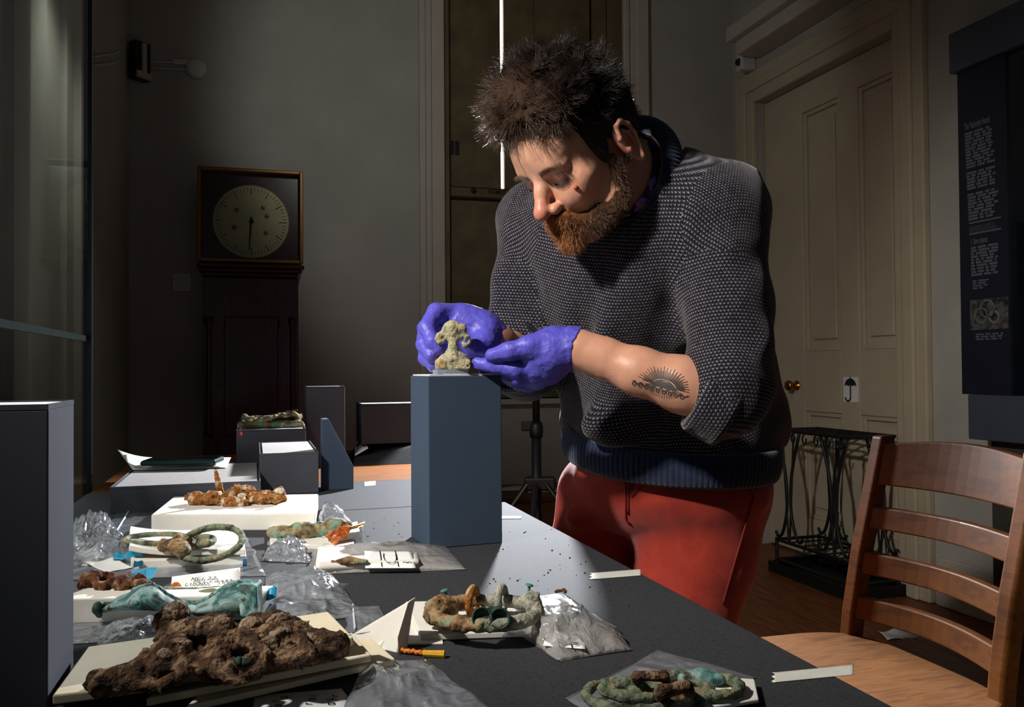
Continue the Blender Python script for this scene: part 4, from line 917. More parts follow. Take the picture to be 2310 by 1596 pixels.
for side in (0, 1):
    for i, px in enumerate(pxs):
        for j in range(nv_+1):
            v = j/nv_; y = by[i]*(1-v)+ty[i]*v; d = .806+.010*math.sin(math.pi*v)*(-1)+.014*v+.012*((px-400)/180)**2
            V.append(U(px, y, d+(.0035 if side else 0)))
def vi(s, i, j): return s*nn*(nv_+1)+i*(nv_+1)+j
for i in range(nn-1):
    for j in range(nv_): F.append((vi(0, i, j), vi(0, i+1, j), vi(0, i+1, j+1), vi(0, i, j+1))); F.append((vi(1, i, j), vi(1, i, j+1), vi(1, i+1, j+1), vi(1, i+1, j)))
    F.append((vi(0, i, nv_), vi(0, i+1, nv_), vi(1, i+1, nv_), vi(1, i, nv_))); F.append((vi(0, i, 0), vi(1, i, 0), vi(1, i+1, 0), vi(0, i+1, 0)))
for j in range(nv_): F.append((vi(0, 0, j), vi(0, 0, j+1), vi(1, 0, j+1), vi(1, 0, j))); F.append((vi(0, nn-1, j), vi(1, nn-1, j), vi(1, nn-1, j+1), vi(0, nn-1, j+1)))
bp = thing('bronze_plate', 'wavy-edged turquoise corroded bronze plate on the cream foam', 'artefact', tuple(U(400, 1395, .81)))
add('plate', V, F, m_verdi, bp, smooth=True)
S = SDF(.0013, .008); S.chain([U(px, np.interp(px, *zip(*tp))-1, .826+.012*((px-400)/180)**2) for px in range(300, 578, 14)], .0026, .002); sdfo(S, 'rim', m_verdi, bp, .0006, 200, 2, 3)
S = SDF(.0012, .008); S.chain([U(222, 1366, .815), U(217, 1376, .812), U(224, 1388, .812)], [.004, .0035, .003], .003); S.cap(U(228, 1366, .82), U(250, 1366, .82), .003, .003, .003); sdfo(S, 'hooked_tip', m_dkgreen, bp, .001, 220, 3, 4)
MB().lathe([(.0026, 0), (.0026, .002), (.001, .003)], U(308, 1362, .80), -fwd, 14).build('rivet', m_verdi, bp, smooth=True)
MB().prism([U(532, 1320, .822), U(577, 1321, .822), U(580, 1392, .806), U(541, 1394, .800)], camvec(0, 0, .022)).build('end_block', m_verdi, bp, bevel=.002)
S = SDF(.0013, .008); S.chain([U(362, 1330, .86), U(440, 1334, .86), U(520, 1326, .87)], [.0025, .003, .0025], .003); S.ell(U(400, 1343, .85), (.014, .008, .0035), (rgt, fwd, upv), k=.003); S.ell(U(455, 1343, .85), (.016, .008, .0045), (rgt*.96+upv*.28, fwd, upv*.96-rgt*.28), k=.003)
tag(sdfo(S, 'bronze_fragment', m_bronze, None, .001, 180, 3, 6), 'slender pale green bronze fragments behind the wavy plate', 'artefact')
S = SDF(.0016, .01); rn = random.Random(5)
for i in range(14):
    t = i/13; px = 205+115*t; q = U(px, 1343-10*math.sin(t*3), .87+rn.uniform(-.01, .012)); r = rn.uniform(.006, .009); q[2] = max(q[2], TZ+.025+r*.5); S.ell(q, (r*1.2, r, r*.8), None, k=.005)
for (px, py, r) in ((255, 1322, .009), (300, 1324, .007), (275, 1318, .007), (320, 1322, .005)): S.ell(U(px, py, .885), (r*1.2, r, r*.8), None, k=.005)
tag(sdfo(S, 'rust_lump', M('dark_rust', [(.3, (52, 26, 12)), (.45, (92, 50, 22)), (.6, (120, 74, 38)), (.72, (150, 140, 110))], rough=.9, scale=80, bump=.8, bscale=300, bdist=.006), None, .007, 110, 4, 8), 'dark brown rust lump on the left end of the cream foam', 'artefact')
GL = {'M': [[(0, 0), (.1, 1), (.45, .3), (.8, 1), (.9, 0)]], 'E': [[(.7, 1), (.05, .95), (.0, .5), (.55, .52)], [(0, .5), (.02, 0), (.7, .05)]], 'L': [[(.1, 1), (.0, 0), (.6, .04)]],
      '2': [[(.05, .8), (.3, 1), (.6, .85), (.5, .5), (0, .02), (.35, .08), (.7, 0)]], '0': [[(.3, 1), (.05, .7), (.05, .25), (.3, 0), (.58, .25), (.58, .7), (.3, 1)]], '1': [[(.15, .8), (.3, 1), (.25, 0)]],
      '4': [[(.4, 1), (.0, .4), (.65, .42)], [(.5, .75), (.42, 0)]], '8': [[(.55, .85), (.3, 1), (.08, .8), (.5, .3), (.3, 0), (.05, .22), (.55, .72)]], '(': [[(.4, 1.1), (.12, .75), (.12, .25), (.4, -.1)]], ')': [[(.1, 1.1), (.38, .75), (.38, .25), (.1, -.1)]],
      'B': [[(.1, 0), (.1, 1), (.55, .85), (.15, .52), (.6, .3), (.1, 0)]], 'G': [[(.6, .85), (.3, 1), (.0, .5), (.3, 0), (.6, .3), (.35, .42)]], 'r': [[(.1, .6), (.1, 0)], [(.1, .4), (.4, .6)]], 'i': [[(.15, .6), (.15, 0)]], '/': [[(.4, 1), (.1, 0)]], '^': [[(.0, .0), (.3, .4), (.6, .0)]], 'a': [[(.5, .55), (.1, .5), (.1, .05), (.45, .1), (.5, .55), (.55, 0)]], ' ': []}
def handwrite(mb, s, org, e1, e2, size, w, nrm):
    org, e1, e2 = (np.array(v, float) for v in (org, e1, e2)); x = 0
    for c in s:
        for st in GL.get(c, []):
            pts = [org+e1*(x+p[0]*.8)*size+e2*p[1]*size+e1*.12*p[1]*size for p in st]
            stroke(mb, smoothpath(pts, max(8, 5*len(pts))), w, nrm)
        x += .86 if c != 'M' else 1.0
KC = [U(386, 1329, .905), U(541, 1322, .905), U(542, 1282, .925), U(388, 1303, .925)]
kd = thing('label_card', 'white card handwritten MEL22 standing behind the bronze plate', 'label card', tuple((KC[0]+KC[1])/2))
sheet('card', KC, m_paper, kd, nx=6, ny=4)
k1 = (KC[1]-KC[0]); kw = np.linalg.norm(k1); k1 /= kw; k2 = KC[3]-KC[0]; k2 /= np.linalg.norm(k2); kn = np.cross(k1, k2); kn /= np.linalg.norm(kn)
mb = MB(); handwrite(mb, 'MEL22', U(432, 1311, .9085), k1*1.0, k2, .0062, .0007, kn); handwrite(mb, '(1020)', U(417, 1323, .903), k1, k2, .0052, .0007, kn); handwrite(mb, '1488', U(488, 1315.5, .905), k1, k2, .0054, .0007, kn)
mb.build('handwriting', m_inkb, kd)
MB().lathe([(.006, 0), (.006, .0008)], U(397, 1327, .9), -fwd+ZZ*.3, 16).build('reinforced_hole', m_leather, kd)
for (a, b, lb) in (((595, 1355), (622, 1322), 'shiny blue tape loop at the upper right end of the cream foam'), ((592, 1395), (612, 1360), 'shiny blue tape loop at the lower right end of the cream foam')):
    tape_bit([U(a[0], a[1], .855), U(b[0], a[1]-6, .85), U(b[0]+2, b[1], .86), U(a[0]+6, b[1]+6, .865)], lb, fn=lambda u, v, P: np.stack([.0*u, 0*u, .0*u], -1)+CAMY[None, None]*(-.006*np.sin(np.pi*u))[..., None])
# ------------------------------------------------------------ foam stack with the big lump
foam('top foam sheet of the stack under the big dark lump', [T(118, 1592, .006), T(800, 1468, .022), T(742, 1398, .022), T(200, 1478, .006)], .007, mat=m_foamy, fn=lambda u, v: -.006*np.sin(np.pi*u)*(1-v)+.004*(1-v)*u, h=.0)
foam('middle foam sheet of the stack under the big dark lump', [T(330, 1596, .004), T(838, 1494, .012), T(800, 1448, .012), T(420, 1520, .004)], .006, mat=m_foamy, h=.0)
foam('bottom foam sheet of the stack with the longest corner', [T(420, 1612, .0), T(892, 1502, .004), T(836, 1452, .003), T(500, 1530, .0)], .005, mat=m_foamy)
paper([T(742, 1440, .030), T(835, 1455, .026), T(815, 1432, .028), T(760, 1430, .030)], 'folded white paper corner behind the right end of the foam stack', zoff(lambda u, v, P: .010*u*(1-v)))
S = SDF(.0018, .014); rn = random.Random(9)
def ltop(px): return TZ+.011+.020*np.clip((px-118)/680, 0, 1)
def lb_(px, py, d, r, e=(1.2, 1.0, 1.0), k=.003):
    q = U(px, py, d); q[2] = max(q[2], ltop(px)+r*.35); S.ell(q, (r*e[0], r*e[1], r*e[2]), None, k=k)
for i in range(34):
    t = i/33; px = 222+545*t+rn.uniform(-8, 8); r = rn.uniform(.006, .0115)*(.75+.4*math.sin(math.pi*min(1, t+.15)))
    lb_(px, 1546-94*t+rn.uniform(-8, 6), .616+.034*t+rn.uniform(-.006, .010), r, k=.003)
for i in range(26):
    t = i/25; px = 300+450*t; lb_(px, 1522-62*t+rn.uniform(-10, 8), .628+.022*t, rn.uniform(.007, .011))
for i in range(26):
    t = i/25; px = 385+360*t; lb_(px, 1440+10*t+rn.uniform(-8, 10), .655+rn.uniform(-.008, .010), rn.uniform(.006, .010))
for (px, py, r, d) in ((398, 1386, .0085, .672), (385, 1400, .010, .672), (402, 1414, .012, .668), (445, 1418, .009, .67), (497, 1408, .0085, .672), (470, 1414, .009, .67), (570, 1414, .010, .675), (595, 1418, .008, .675), (625, 1406, .0085, .678), (650, 1412, .008, .678), (676, 1417, .0065, .678), (632, 1438, .012, .655), (700, 1452, .010, .65), (733, 1448, .006, .652), (755, 1462, .007, .648), (395, 1474, .013, .632), (372, 1490, .013, .628), (345, 1508, .013, .622)):
    lb_(px, py, d, r, (1.15, 1, 1), .004)
for (px, py, d, rx, ry, tilt) in ((545, 1492, .618, .018, .014, .6), (430, 1458, .645, .022, .013, .4), (600, 1452, .645, .019, .013, .3), (470, 1432, .662, .026, .014, .3), (505, 1470, .632, .026, .018, .45), (640, 1470, .632, .022, .012, .4), (360, 1515, .612, .020, .014, .4)):
    S.chain(ringpts(U(px, py, d), rx, ry, tilt, rn.uniform(-.5, .5), 22), .0042, .002)
for k in range(8):
    px = rn.uniform(280, 720); t = (px-222)/545; p0 = U(px, 1540-80*t, .610+.03*t); p0[2] = max(p0[2], ltop(px)+.006); p1 = p0+CAMX*rn.uniform(.015, .035)+CAMY*rn.uniform(-.01, .02)+ZZ*rn.uniform(.0, .010); S.cap(p0, p1, .0045, .0035, .003)
S.ell(U(545, 1490, .606), (.010, .010, .008), None, k=.003, sub=True); S.ell(U(430, 1454, .640), (.012, .009, .006), None, k=.003, sub=True)
bl_ = thing('corroded_lump', 'large dark brown lump of fused corroded rings on the foam stack', 'artefact', tuple(T(480, 1540, .02)))
V_, F_ = S.mesh(lambda P: .0030*fbm(P, 120, 2, 33)+.0026*fbm(P, 300, 2, 34)+.003*np.abs(fbm(P, 70, 2, 35))-.001, 0); add('fused_mass', V_, F_, m_soil, bl_, smooth=True)
for (px, py, d, r) in ((540, 1492, .613, .004), (554, 1495, .613, .0035), (392, 1446, .648, .006), (384, 1456, .646, .005)): 
    S = SDF(.0016, .01); S.ell(U(px, py, d), (r*1.3, r, r*.8), None, k=.004); sdfo(S, 'green_deposit', m_dkgreen, bl_, .0035, 260, 3, int(px))
m_nod = M('pale_nodule', [(.3, (96, 74, 54)), (.5, (142, 118, 94)), (.7, (176, 156, 134))], rough=.9, scale=110, detail=5, bump=.9, bscale=320, bdist=.006)
for (px, py, d, r) in ((396, 1386, .668, .0095), (468, 1418, .660, .0075), (498, 1410, .664, .0080), (572, 1416, .666, .0085), (626, 1408, .670, .0080), (674, 1418, .672, .0065), (636, 1444, .646, .0100), (702, 1456, .642, .0085), (735, 1452, .645, .0060), (372, 1486, .622, .0080), (600, 1462, .634, .0070)):
    S = SDF(.0014, .01); S.ell(U(px, py, d), (r*1.1, r, r), None, k=.004); sdfo(S, 'nodule', m_nod, bl_, .0055, 170, 4, int(px))
# ------------------------------------------------------------ folded foam wedge
wf = thing('foam_offcut', 'upright folded triangular white foam offcut right of the big lump', 'foam offcut', tuple(T(850, 1480)))
zf = [U(764, 1452, .775), U(832, 1476, .735), U(894, 1482, .735), U(921, 1359, .75)]
MB().prism(zf, camvec(.006, .002, .010)).build('wedge', m_foam, wf, bevel=.001)
MB().prism([U(899, 1484, .728), U(910, 1478, .735), U(926, 1365, .75), U(920, 1360, .747), U(896, 1440, .73)], camvec(.002, 0, .01)).build('folded_edge', m_foam, wf, bevel=.001)
mb = MB(); a_, b_ = T(905, 1468, .003), T(985, 1477, .003); pts = [a_*(1-t)+b_*t+ZZ*.0006*math.sin(40*t) for t in np.linspace(0, 1, 30)]
cd = thing('cord', 'orange twisted cord with a yellow end by the foam offcut', 'cord', tuple((a_+b_)/2)); mb.tube(pts, [.0020+.0004*math.sin(60*t) for t in np.linspace(0, 1, 30)], 8); mb.build('twist', M('orange_cord', [(190, 96, 14), (214, 120, 26)], rough=.5, scale=300), cd, smooth=True)
MB().tube([T(955, 1475, .003), T(1003, 1477, .003)], [.0028, .0034], 8).build('yellow_end', m_yellow, cd)
# ------------------------------------------------------------ terret ring with nails on its pad
foam('flat white foam pad under the round bronze ring with nails', [T(948, 1449), T(1330, 1436), T(1290, 1366), T(915, 1372)], .006)
foam('thin white foam sheet stuck under the left of the nail ring pad', [T(912, 1457), T(1000, 1456), T(985, 1390), T(905, 1398)], .0015, h=.0001)
bag('plastic_bag', 'clear bag with shiny edge under the right of the nail ring', [T(1140, 1440, .006), T(1388, 1424, .006), T(1270, 1338, .003), T(1180, 1352, .006)], .003, 51, m_film2, base=.0012)
hT = .021; tcn = T(1096, 1382, hT); tr_ = thing('terret_ring', 'round bronze harness ring with studs and small green nails', 'artefact', tuple(T(1096, 1382, .007)))
S = SDF(.0014, .01); S.chain([tcn+CAMX*.0475*math.cos(a)+CAMY*.040*math.sin(a) for a in np.linspace(math.radians(95), math.radians(275), 24)], [.0058]*24, .003); S.ell(T(988, 1380, .022), (.013, .011, .013), None, k=.005); S.cap(T(1000, 1368, .024), T(1015, 1375, .022), .010, .009, .005)
sdfo(S, 'brown_half', m_brown, tr_, .0030, 200, 3, 41)
S = SDF(.0014, .01); S.chain([tcn+CAMX*.0475*math.cos(a)+CAMY*.040*math.sin(a) for a in np.linspace(math.radians(-85), math.radians(95), 24)], [.0056]*24, .003); S.box(T(1203, 1378, .022), (.006, .009, .016), (CAMX, CAMY, ZZ), k=.005); S.ell(T(1190, 1360, .028), (.010, .009, .007), None, k=.004)
sdfo(S, 'pale_half', m_pale, tr_, .0018, 240, 3, 42)
for (px, py) in ((1088, 1394), (1128, 1396)):
    q = U(px, py, .742); MB().lathe([(.0085, -.002), (.0094, .002), (.0090, .0036), (.0078, .0036), (.0068, .001), (.0060, -.001), (.0008, -.0015)], q, -fwd+ZZ*.25, 26).build('stud', m_dkgreen, tr_, smooth=True)
S = SDF(.0013, .008); S.cap(U(1088, 1394, .748), U(1130, 1396, .748), .006, .006, .004); S.cap(U(1090, 1386, .755), U(1125, 1384, .755), .005, .006, .004); S.cap(U(1100, 1404, .747), U(1122, 1406, .747), .0035, .003, .003); sdfo(S, 'stud_mount', m_dkgreen, tr_, .0012, 200, 3, 44)
for (px, py, mt_) in ((1066, 1352, m_rust), (1131, 1350, m_pale)):
    c = U(px, py+4, .812); S = SDF(.0012, .008); S.chain([c+(CAMX*.35+CAMY*.94)*.0095*math.cos(a)+ZZ*.0115*math.sin(a) for a in np.linspace(0, 2*math.pi, 20)], .0034, .002); sdfo(S, 'loop', mt_, tr_, .0012, 200, 3, int(px))
m_nailg = M('nail_green', [(46, 96, 84), (86, 136, 120)], rough=.6, scale=150)
def nail(a, b, parent):
    a, b = np.array(a), np.array(b); v = (b-a)/np.linalg.norm(b-a); mid = (a+b)/2+CAMX*.0008
    mb = MB(); mb.tube([a, mid, b], [.0012, .0014, .0016], 8); mb.lathe([(.0016, -.001), (.0042, .0002), (.0038, .0012), (.0016, .0018)], b, v, 14); mb.build('nail', m_nailg, parent, smooth=True)
nail(U(1009, 1356, .83), U(1003, 1334, .83), tr_); nail(U(1188, 1352, .845), U(1194, 1322, .845), tr_); nail(U(1205, 1362, .80), U(1219, 1361, .80), tr_); nail(U(1205, 1406, .795), U(1220, 1404, .795), tr_)
mb = MB(); q0 = T(1152, 1408, .0068); handwrite(mb, '(020', T(1156, 1411, .0078), CAMX, CAMY, .010, .0008, ZZ); mb.build('pad_writing', m_inkb)
bpy.data.objects['pad_writing'].name = 'pad_writing'; pw = bpy.data.objects['pad_writing']; pw.parent = tr_; pw.location = Vector(pw.location)-wloc(tr_)
# filled bag in front of the ring
def pouch(label, C, amp, seed, mat, fill=None, bulge=.012, peaks=()):
    t = thing('filled_bag', label, 'plastic bag', tuple(np.mean(np.array(C), 0)))
    def fn(u, v, P):
        e = (np.sin(np.pi*u)*np.sin(np.pi*v))**.6; n1 = np.abs(vnoise(P, 30, seed)); n2 = np.abs(vnoise(P, 70, seed+3))
        z = .001+e*(bulge+amp*((1-n1)**3*.7+(1-n2)**2*.3))
        for (a, b, s, hh) in peaks: z = z+hh*np.exp(-((u-a)**2+(v-b)**2)/s**2)*e**.3
        return np.stack([vnoise(P, 25, seed+7)*.004*(1-e), vnoise(P, 25, seed+8)*.004*(1-e), z], -1)
    sheet('upper_film', C, mat, t, nx=80, ny=44, th=.0003, fn=fn); sheet('lower_film', C, mat, t, nx=12, ny=8, th=.0003, fn=zoff(lambda u, v, P: .0005+0*u))
    return t
HC_ = [T(1265, 1494), T(1428, 1468), T(1378, 1415), T(1140, 1417)]
hb = pouch('crumpled milky bag with a written label in front of the nail ring', HC_, .022, 61, m_milk2, bulge=.008, peaks=((.3, .5, .2, .012),))
def bil(C, u, v, h=0): C = [np.array(c) for c in C]; return (1-u)*(1-v)*C[0]+u*(1-v)*C[1]+u*v*C[2]+(1-u)*v*C[3]+ZZ*h
sheet('label_strip', [T(1225, 1458, .006), T(1320, 1466, .007), T(1318, 1428, .008), T(1235, 1426, .007)], m_paper, hb, nx=8, ny=6)
mb = MB()
for k_, (a, b) in enumerate((((1262, 1455), (1255, 1420)), ((1292, 1458), (1280, 1420)))): stroke(mb, [T(a[0], a[1]+6, .0076), T(b[0], b[1]+7, .0084)], .0012)
handwrite(mb, 'G/ir', T(1306, 1456, .0090), CAMY*.9-CAMX*.1, -CAMX, .007, .0009, ZZ); handwrite(mb, 'r', T(1236, 1442, .0086), CAMY, -CAMX, .006, .0008, ZZ); mb.build('handwriting', m_inkb, hb)
# ------------------------------------------------------------ tool with amber flake on its card
foam('white foam card under the segmented bronze rod', [T(610, 1240), T(800, 1243), T(790, 1190), T(607, 1186)], .006, fn=None)
foam('small split foam offcut under the amber flake', [T(752, 1238), T(812, 1226), T(806, 1202), T(760, 1215)], .010, h=.007)
bag('plastic_bag', 'flat clear bag under the segmented bronze rod', [T(640, 1252), T(832, 1242), T(812, 1185), T(600, 1182)], .004, 71, m_film2)
dJ = .238*1925/(1212-834)
S = SDF(.0014, .01)
seg = [(618, 1203, .010), (640, 1201, .0105), (655, 1201, .009), (668, 1199, .011), (690, 1198, .011), (705, 1198, .009), (722, 1195, .010), (745, 1192, .0115), (760, 1190, .011), (775, 1187, .010), (785, 1186, .007)]
S.chain([U(a, b, dJ) for a, b, r in seg], [r*.92 for a, b, r in seg], .004)
for (a, b, r) in ((655, 1205, .009), (672, 1207, .009), (674, 1190, .008), (692, 1200, .012), (750, 1188, .0125), (764, 1186, .011)): S.ell(U(a, b, dJ-.006), (r, r*.8, r), None, k=.003)
rd_ = thing('bronze_rod', 'knobbly segmented green bronze rod beside the amber flake', 'artefact', tuple(T(700, 1215, .006)))
sdfo(S, 'rod', M('rod_patina', [(.3, (78, 66, 40)), (.44, (128, 112, 76)), (.55, (146, 138, 106)), (.66, (106, 142, 124)), (.76, (140, 166, 150))], rough=.7, scale=50, detail=5, bump=.6, bscale=320, bdist=.004), rd_, .0034, 130, 4, 71)
nail(U(721, 1190, dJ), U(720, 1180, dJ), rd_); nail(U(632, 1210, dJ-.01), U(630, 1216, dJ-.012), rd_)
V = [U(730, 1212, dJ-.02), U(752, 1205, dJ-.02), U(790, 1196, dJ-.015), U(778, 1215, dJ-.03), U(757, 1236, dJ-.05), U(745, 1228, dJ-.04)]
fk = sheet('amber_flake', [U(757, 1236, dJ-.06), U(780, 1212, dJ-.045), U(795, 1190, dJ-.03), U(734, 1212, dJ-.03)], m_leather, nx=16, ny=12, th=.002, fn=lambda u, v, P: np.stack([0*u, 0*u, .004*fbm(P, 130, 3, 4)+.004*np.sin(np.pi*u)], -1)); tag(fk, 'crumpled orange amber-coloured flake hanging off the bronze rod', 'artefact')
for (a, b, lb) in (((790, 1194), (822, 1180), 'thin yellow stick pointing away from the bronze rod, upper one'), ((788, 1200), (818, 1188), 'thin yellow stick beside the bronze rod, lower one')):
    o = MB().tube([U(*a, dJ), U(*b, dJ+.03)], .0018, 8).build('yellow_stick', m_yellow, smooth=True); tag(o, lb, 'stick')
mb = MB(); handwrite(mb, '11r/', T(722, 1235, .0078), CAMX*.3+CAMY, -CAMX, .008, .0008, ZZ); ow = mb.build('pencil_writing', m_inkb); ow.parent = rd_; ow.location = Vector(ow.location)-wloc(rd_)
# ------------------------------------------------------------ paper-filled bag with label
KB = [T(690, 1298), T(1056, 1287), T(1000, 1234), T(712, 1240)]
kb_ = pouch('long milky bag with a white written label in front of the tall plinth', KB, .006, 81, m_milk, bulge=.014)
foam_in = sheet('inner_pad', [T(712, 1291, .003), T(945, 1283, .003), T(938, 1250, .003), T(718, 1252, .003)], m_foam, kb_, nx=20, ny=8, th=.010)
LBL = [U(824, 1283, 1.016), U(938, 1283, 1.016), U(926, 1245, 1.066), U(822, 1245, 1.066)]
sheet('label_strip', LBL, m_paper, kb_, nx=14, ny=8, fn=zoff(lambda u, v, P: .002*np.sin(np.pi*v)))
mb = MB()
for u_ in (.33, .66): stroke(mb, [bil(LBL, u_, v_, .0016+.002*math.sin(math.pi*v_)) for v_ in np.linspace(.02, .98, 9)], .0011)
for (s_, u_) in (('1', .28), ('(14', .62), ('Ba', .93)): handwrite(mb, s_, bil(LBL, u_, .18, .0032), CAMY, -CAMX, .010, .0011, ZZ)
stroke(mb, [bil(LBL, .52+.13*math.cos(a), .52+.40*math.sin(a), .0036) for a in np.linspace(2.6, 6.6, 18)], .0010)
mb.build('handwriting', m_inkb, kb_)
S = SDF(.002, .01); S.chain([T(752, 1268, .014), T(790, 1266, .0145), T(822, 1268, .014)], [.003, .0042, .004], .006); sdfo(S, 'contents', m_brown, kb_, .003, 120, 3, 82)
# ------------------------------------------------------------ bag with rings at the bottom edge
bag('plastic_bag', 'clear bag with bright edge under the rings at the bottom right', [T(1470, 1680), T(1702, 1532), T(1488, 1471), T(1275, 1578)], .004, 91, m_film2)
foam('beige card corner sticking out from under the bottom rings', [T(1480, 1640), T(1712, 1600), T(1702, 1553), T(1500, 1540)], .003, mat=m_foam, h=.004)
rb = thing('ring_cluster', 'flat green bronze strap fitting of joined rings at the bottom right', 'artefact', tuple(T(1490, 1570, .01)))
S = SDF(.0014, .01); S.chain(ringpts(T(1425, 1570, .012), .032, .026, 0, -.1, 36), .0034, .002); S.chain(ringpts(T(1575, 1546, .012), .030, .022, 0, -.1, 36), .0034, .002); S.chain(ringpts(T(1432, 1562, .016), .017, .012, 0, 0, 26), .0032, .002); S.chain(ringpts(T(1405, 1553, .018), .015, .010, .1, 0, 26), .003, .002)
S.ell(T(1440, 1572, .013), (.012, .010, .005), None, k=.004); S.ell(T(1575, 1556, .013), (.013, .010, .005), None, k=.004); S.ell(T(1440, 1572, .013), (.005, .004, .012), None, k=.002, sub=True); S.ell(T(1577, 1556, .013), (.005, .004, .012), None, k=.002, sub=True)
sdfo(S, 'rings', m_bronze, rb, .0016, 260, 3, 91)
S = SDF(.0014, .01); S.chain([T(1438, 1545, .010), T(1436, 1528, .03), T(1498, 1524, .03), T(1502, 1548, .012)], .0035, .002); S.chain([T(1492, 1580, .012), T(1490, 1560, .026), T(1550, 1550, .026), T(1556, 1572, .012)], .0042, .002); S.ell(T(1530, 1566, .014), (.012, .010, .005), None, k=.003)
sdfo(S, 'bridges', m_soil, rb, .0012, 170, 3, 92)
S = SDF(.0014, .01); S.chain(ringpts(T(1530, 1588, .010), .016, .011, 0, 0, 26), .004, .002); S.chain([T(1540, 1530, .012), T(1580, 1528, .012), T(1620, 1534, .012)], [.004, .006, .005], .003); sdfo(S, 'green_link', m_verdi, rb, .001, 170, 3, 93)
# paper label at the very front, crumbs
lp = thing('label_sheet', 'dark-lit paper label with handwriting at the bottom edge', 'label', tuple(T(680, 1590)))
LC = [T(560, 1660, .0005), T(840, 1640, .0005), T(770, 1556, .0005), T(575, 1572, .0005)]; sheet('sheet', LC, m_paper, lp, nx=6, ny=4)
mb = MB(); handwrite(mb, 'ra1a', bil(LC, .25, .5, .0012), CAMY, -CAMX, .009, .0009, ZZ); handwrite(mb, '1rai', bil(LC, .55, .5, .0012), CAMY, -CAMX, .009, .0009, ZZ); handwrite(mb, 'a4r', bil(LC, .8, .55, .0012), CAMY, -CAMX, .009, .0009, ZZ); mb.build('handwriting', m_inkb, lp)
rn = random.Random(77); mb = MB()
for k in range(90):
    px, py = (rn.uniform(1090, 1400), rn.uniform(1190, 1330)) if k < 55 else (rn.uniform(1220, 1420), rn.uniform(1330, 1430)) if k < 75 else (rn.uniform(760, 920), rn.uniform(1150, 1220))
    q = T(px, py); s_ = rn.uniform(.0004, .0012)
    if q[0] < .43: mb.obox(q+ZZ*s_*.5, (CAMX, CAMY, ZZ), (s_, s_*.8, s_*.6))
o = mb.build('soil_crumbs', m_soil); tag(o, 'scattered specks of soil on the black table cover', 'soil'); o['kind'] = 'stuff'
S = SDF(.0012, .008); S.ell(T(1266, 1335, .003), (.007, .004, .003), (CAMX, CAMY, ZZ), k=.003); tag(sdfo(S, 'soil_clod', m_soil, None, .002, 250, 3, 7), 'small brown soil clod by the shiny bag corner', 'soil clod')
# ================================================================== THE MAN
def cyl(S, a, b, ra, rb, k=.006, rnd=.004, sub=False):
    a = np.array(a, float); b = np.array(b, float); ba = b-a; L = np.linalg.norm(ba); n = ba/L; r = max(ra, rb)
    def f(X, Y, Z):
        x = X-a[0]; y = Y-a[1]; z = Z-a[2]; t = x*n[0]+y*n[1]+z*n[2]
        rad = np.sqrt(np.maximum(x*x+y*y+z*z-t*t, 0)); tt = np.clip(t/L, 0, 1)
        dr = rad-(ra+(rb-ra)*tt)+rnd; dz = np.maximum(-t, t-L)+rnd
        return np.sqrt(np.maximum(dr, 0)**2+np.maximum(dz, 0)**2)+np.minimum(np.maximum(dr, dz), 0)-rnd
    S.ops.append((f, np.minimum(a, b)-r, np.maximum(a, b)+r, k, sub)); return S
def half(S, p0, n, k=.003):                         # keep the side where n.(p-p0) < 0
    p0 = np.array(p0, float); n = np.array(n, float); n /= np.linalg.norm(n)
    S.ops.append((lambda X, Y, Z: -((X-p0[0])*n[0]+(Y-p0[1])*n[1]+(Z-p0[2])*n[2]), np.full(3, -10.), np.full(3, 10.), k, True)); return S
def unit(v): v = np.array(v, float); return v/np.linalg.norm(v)
man = thing('person', 'bearded man in navy knitted sweater and red trousers leaning over the table', 'person', (.75, 1.25, 0))
# ---------------------------------------------------------------- materials
def colmat(name, rough, sss=0.0, attr='Col', bump=.15, bscale=500, spec=.4, mixnoise=.12, nscale=60, aniso=0.0):
    mt, t, b = nt(name); L = t.links.new
    at = node(t, 'ShaderNodeVertexColor', layer_name=attr); tc = node(t, 'ShaderNodeTexCoord')
    nz = node(t, 'ShaderNodeTexNoise'); nz.inputs['Scale'].default_value = nscale; nz.inputs['Detail'].default_value = 4; L(tc.outputs['Object'], nz.inputs['Vector'])
    mr = node(t, 'ShaderNodeMapRange'); mr.inputs[3].default_value = 1-mixnoise; mr.inputs[4].default_value = 1+mixnoise; L(nz.outputs['Fac'], mr.inputs[0])
    mu = node(t, 'ShaderNodeVectorMath', operation='MULTIPLY'); L(at.outputs[0], mu.inputs[0]); L(mr.outputs[0], mu.inputs[1]); L(mu.outputs[0], b.inputs['Base Color'])
    b.inputs['Roughness'].default_value = rough; b.inputs['Specular IOR Level'].default_value = spec
    if sss:
        b.inputs['Subsurface Weight'].default_value = sss; b.inputs['Subsurface Radius'].default_value = (.010, .004, .002); b.inputs['Subsurface Scale'].default_value = .4
    if bump:
        n2 = node(t, 'ShaderNodeTexNoise'); n2.inputs['Scale'].default_value = bscale; n2.inputs['Detail'].default_value = 3; L(tc.outputs['Object'], n2.inputs['Vector'])
        bp = node(t, 'ShaderNodeBump'); bp.inputs['Strength'].default_value = bump; bp.inputs['Distance'].default_value = .001; L(n2.outputs['Fac'], bp.inputs['Height']); L(bp.outputs[0], b.inputs['Normal'])
    return mt
m_skin = colmat('skin', .42, sss=.12, bump=.25, bscale=700)
m_cap = colmat('hair_mass', .95, bump=.6, bscale=300, spec=.05)
m_hair = colmat('hair_strands', .38, bump=0, spec=.5, mixnoise=.2, nscale=200)
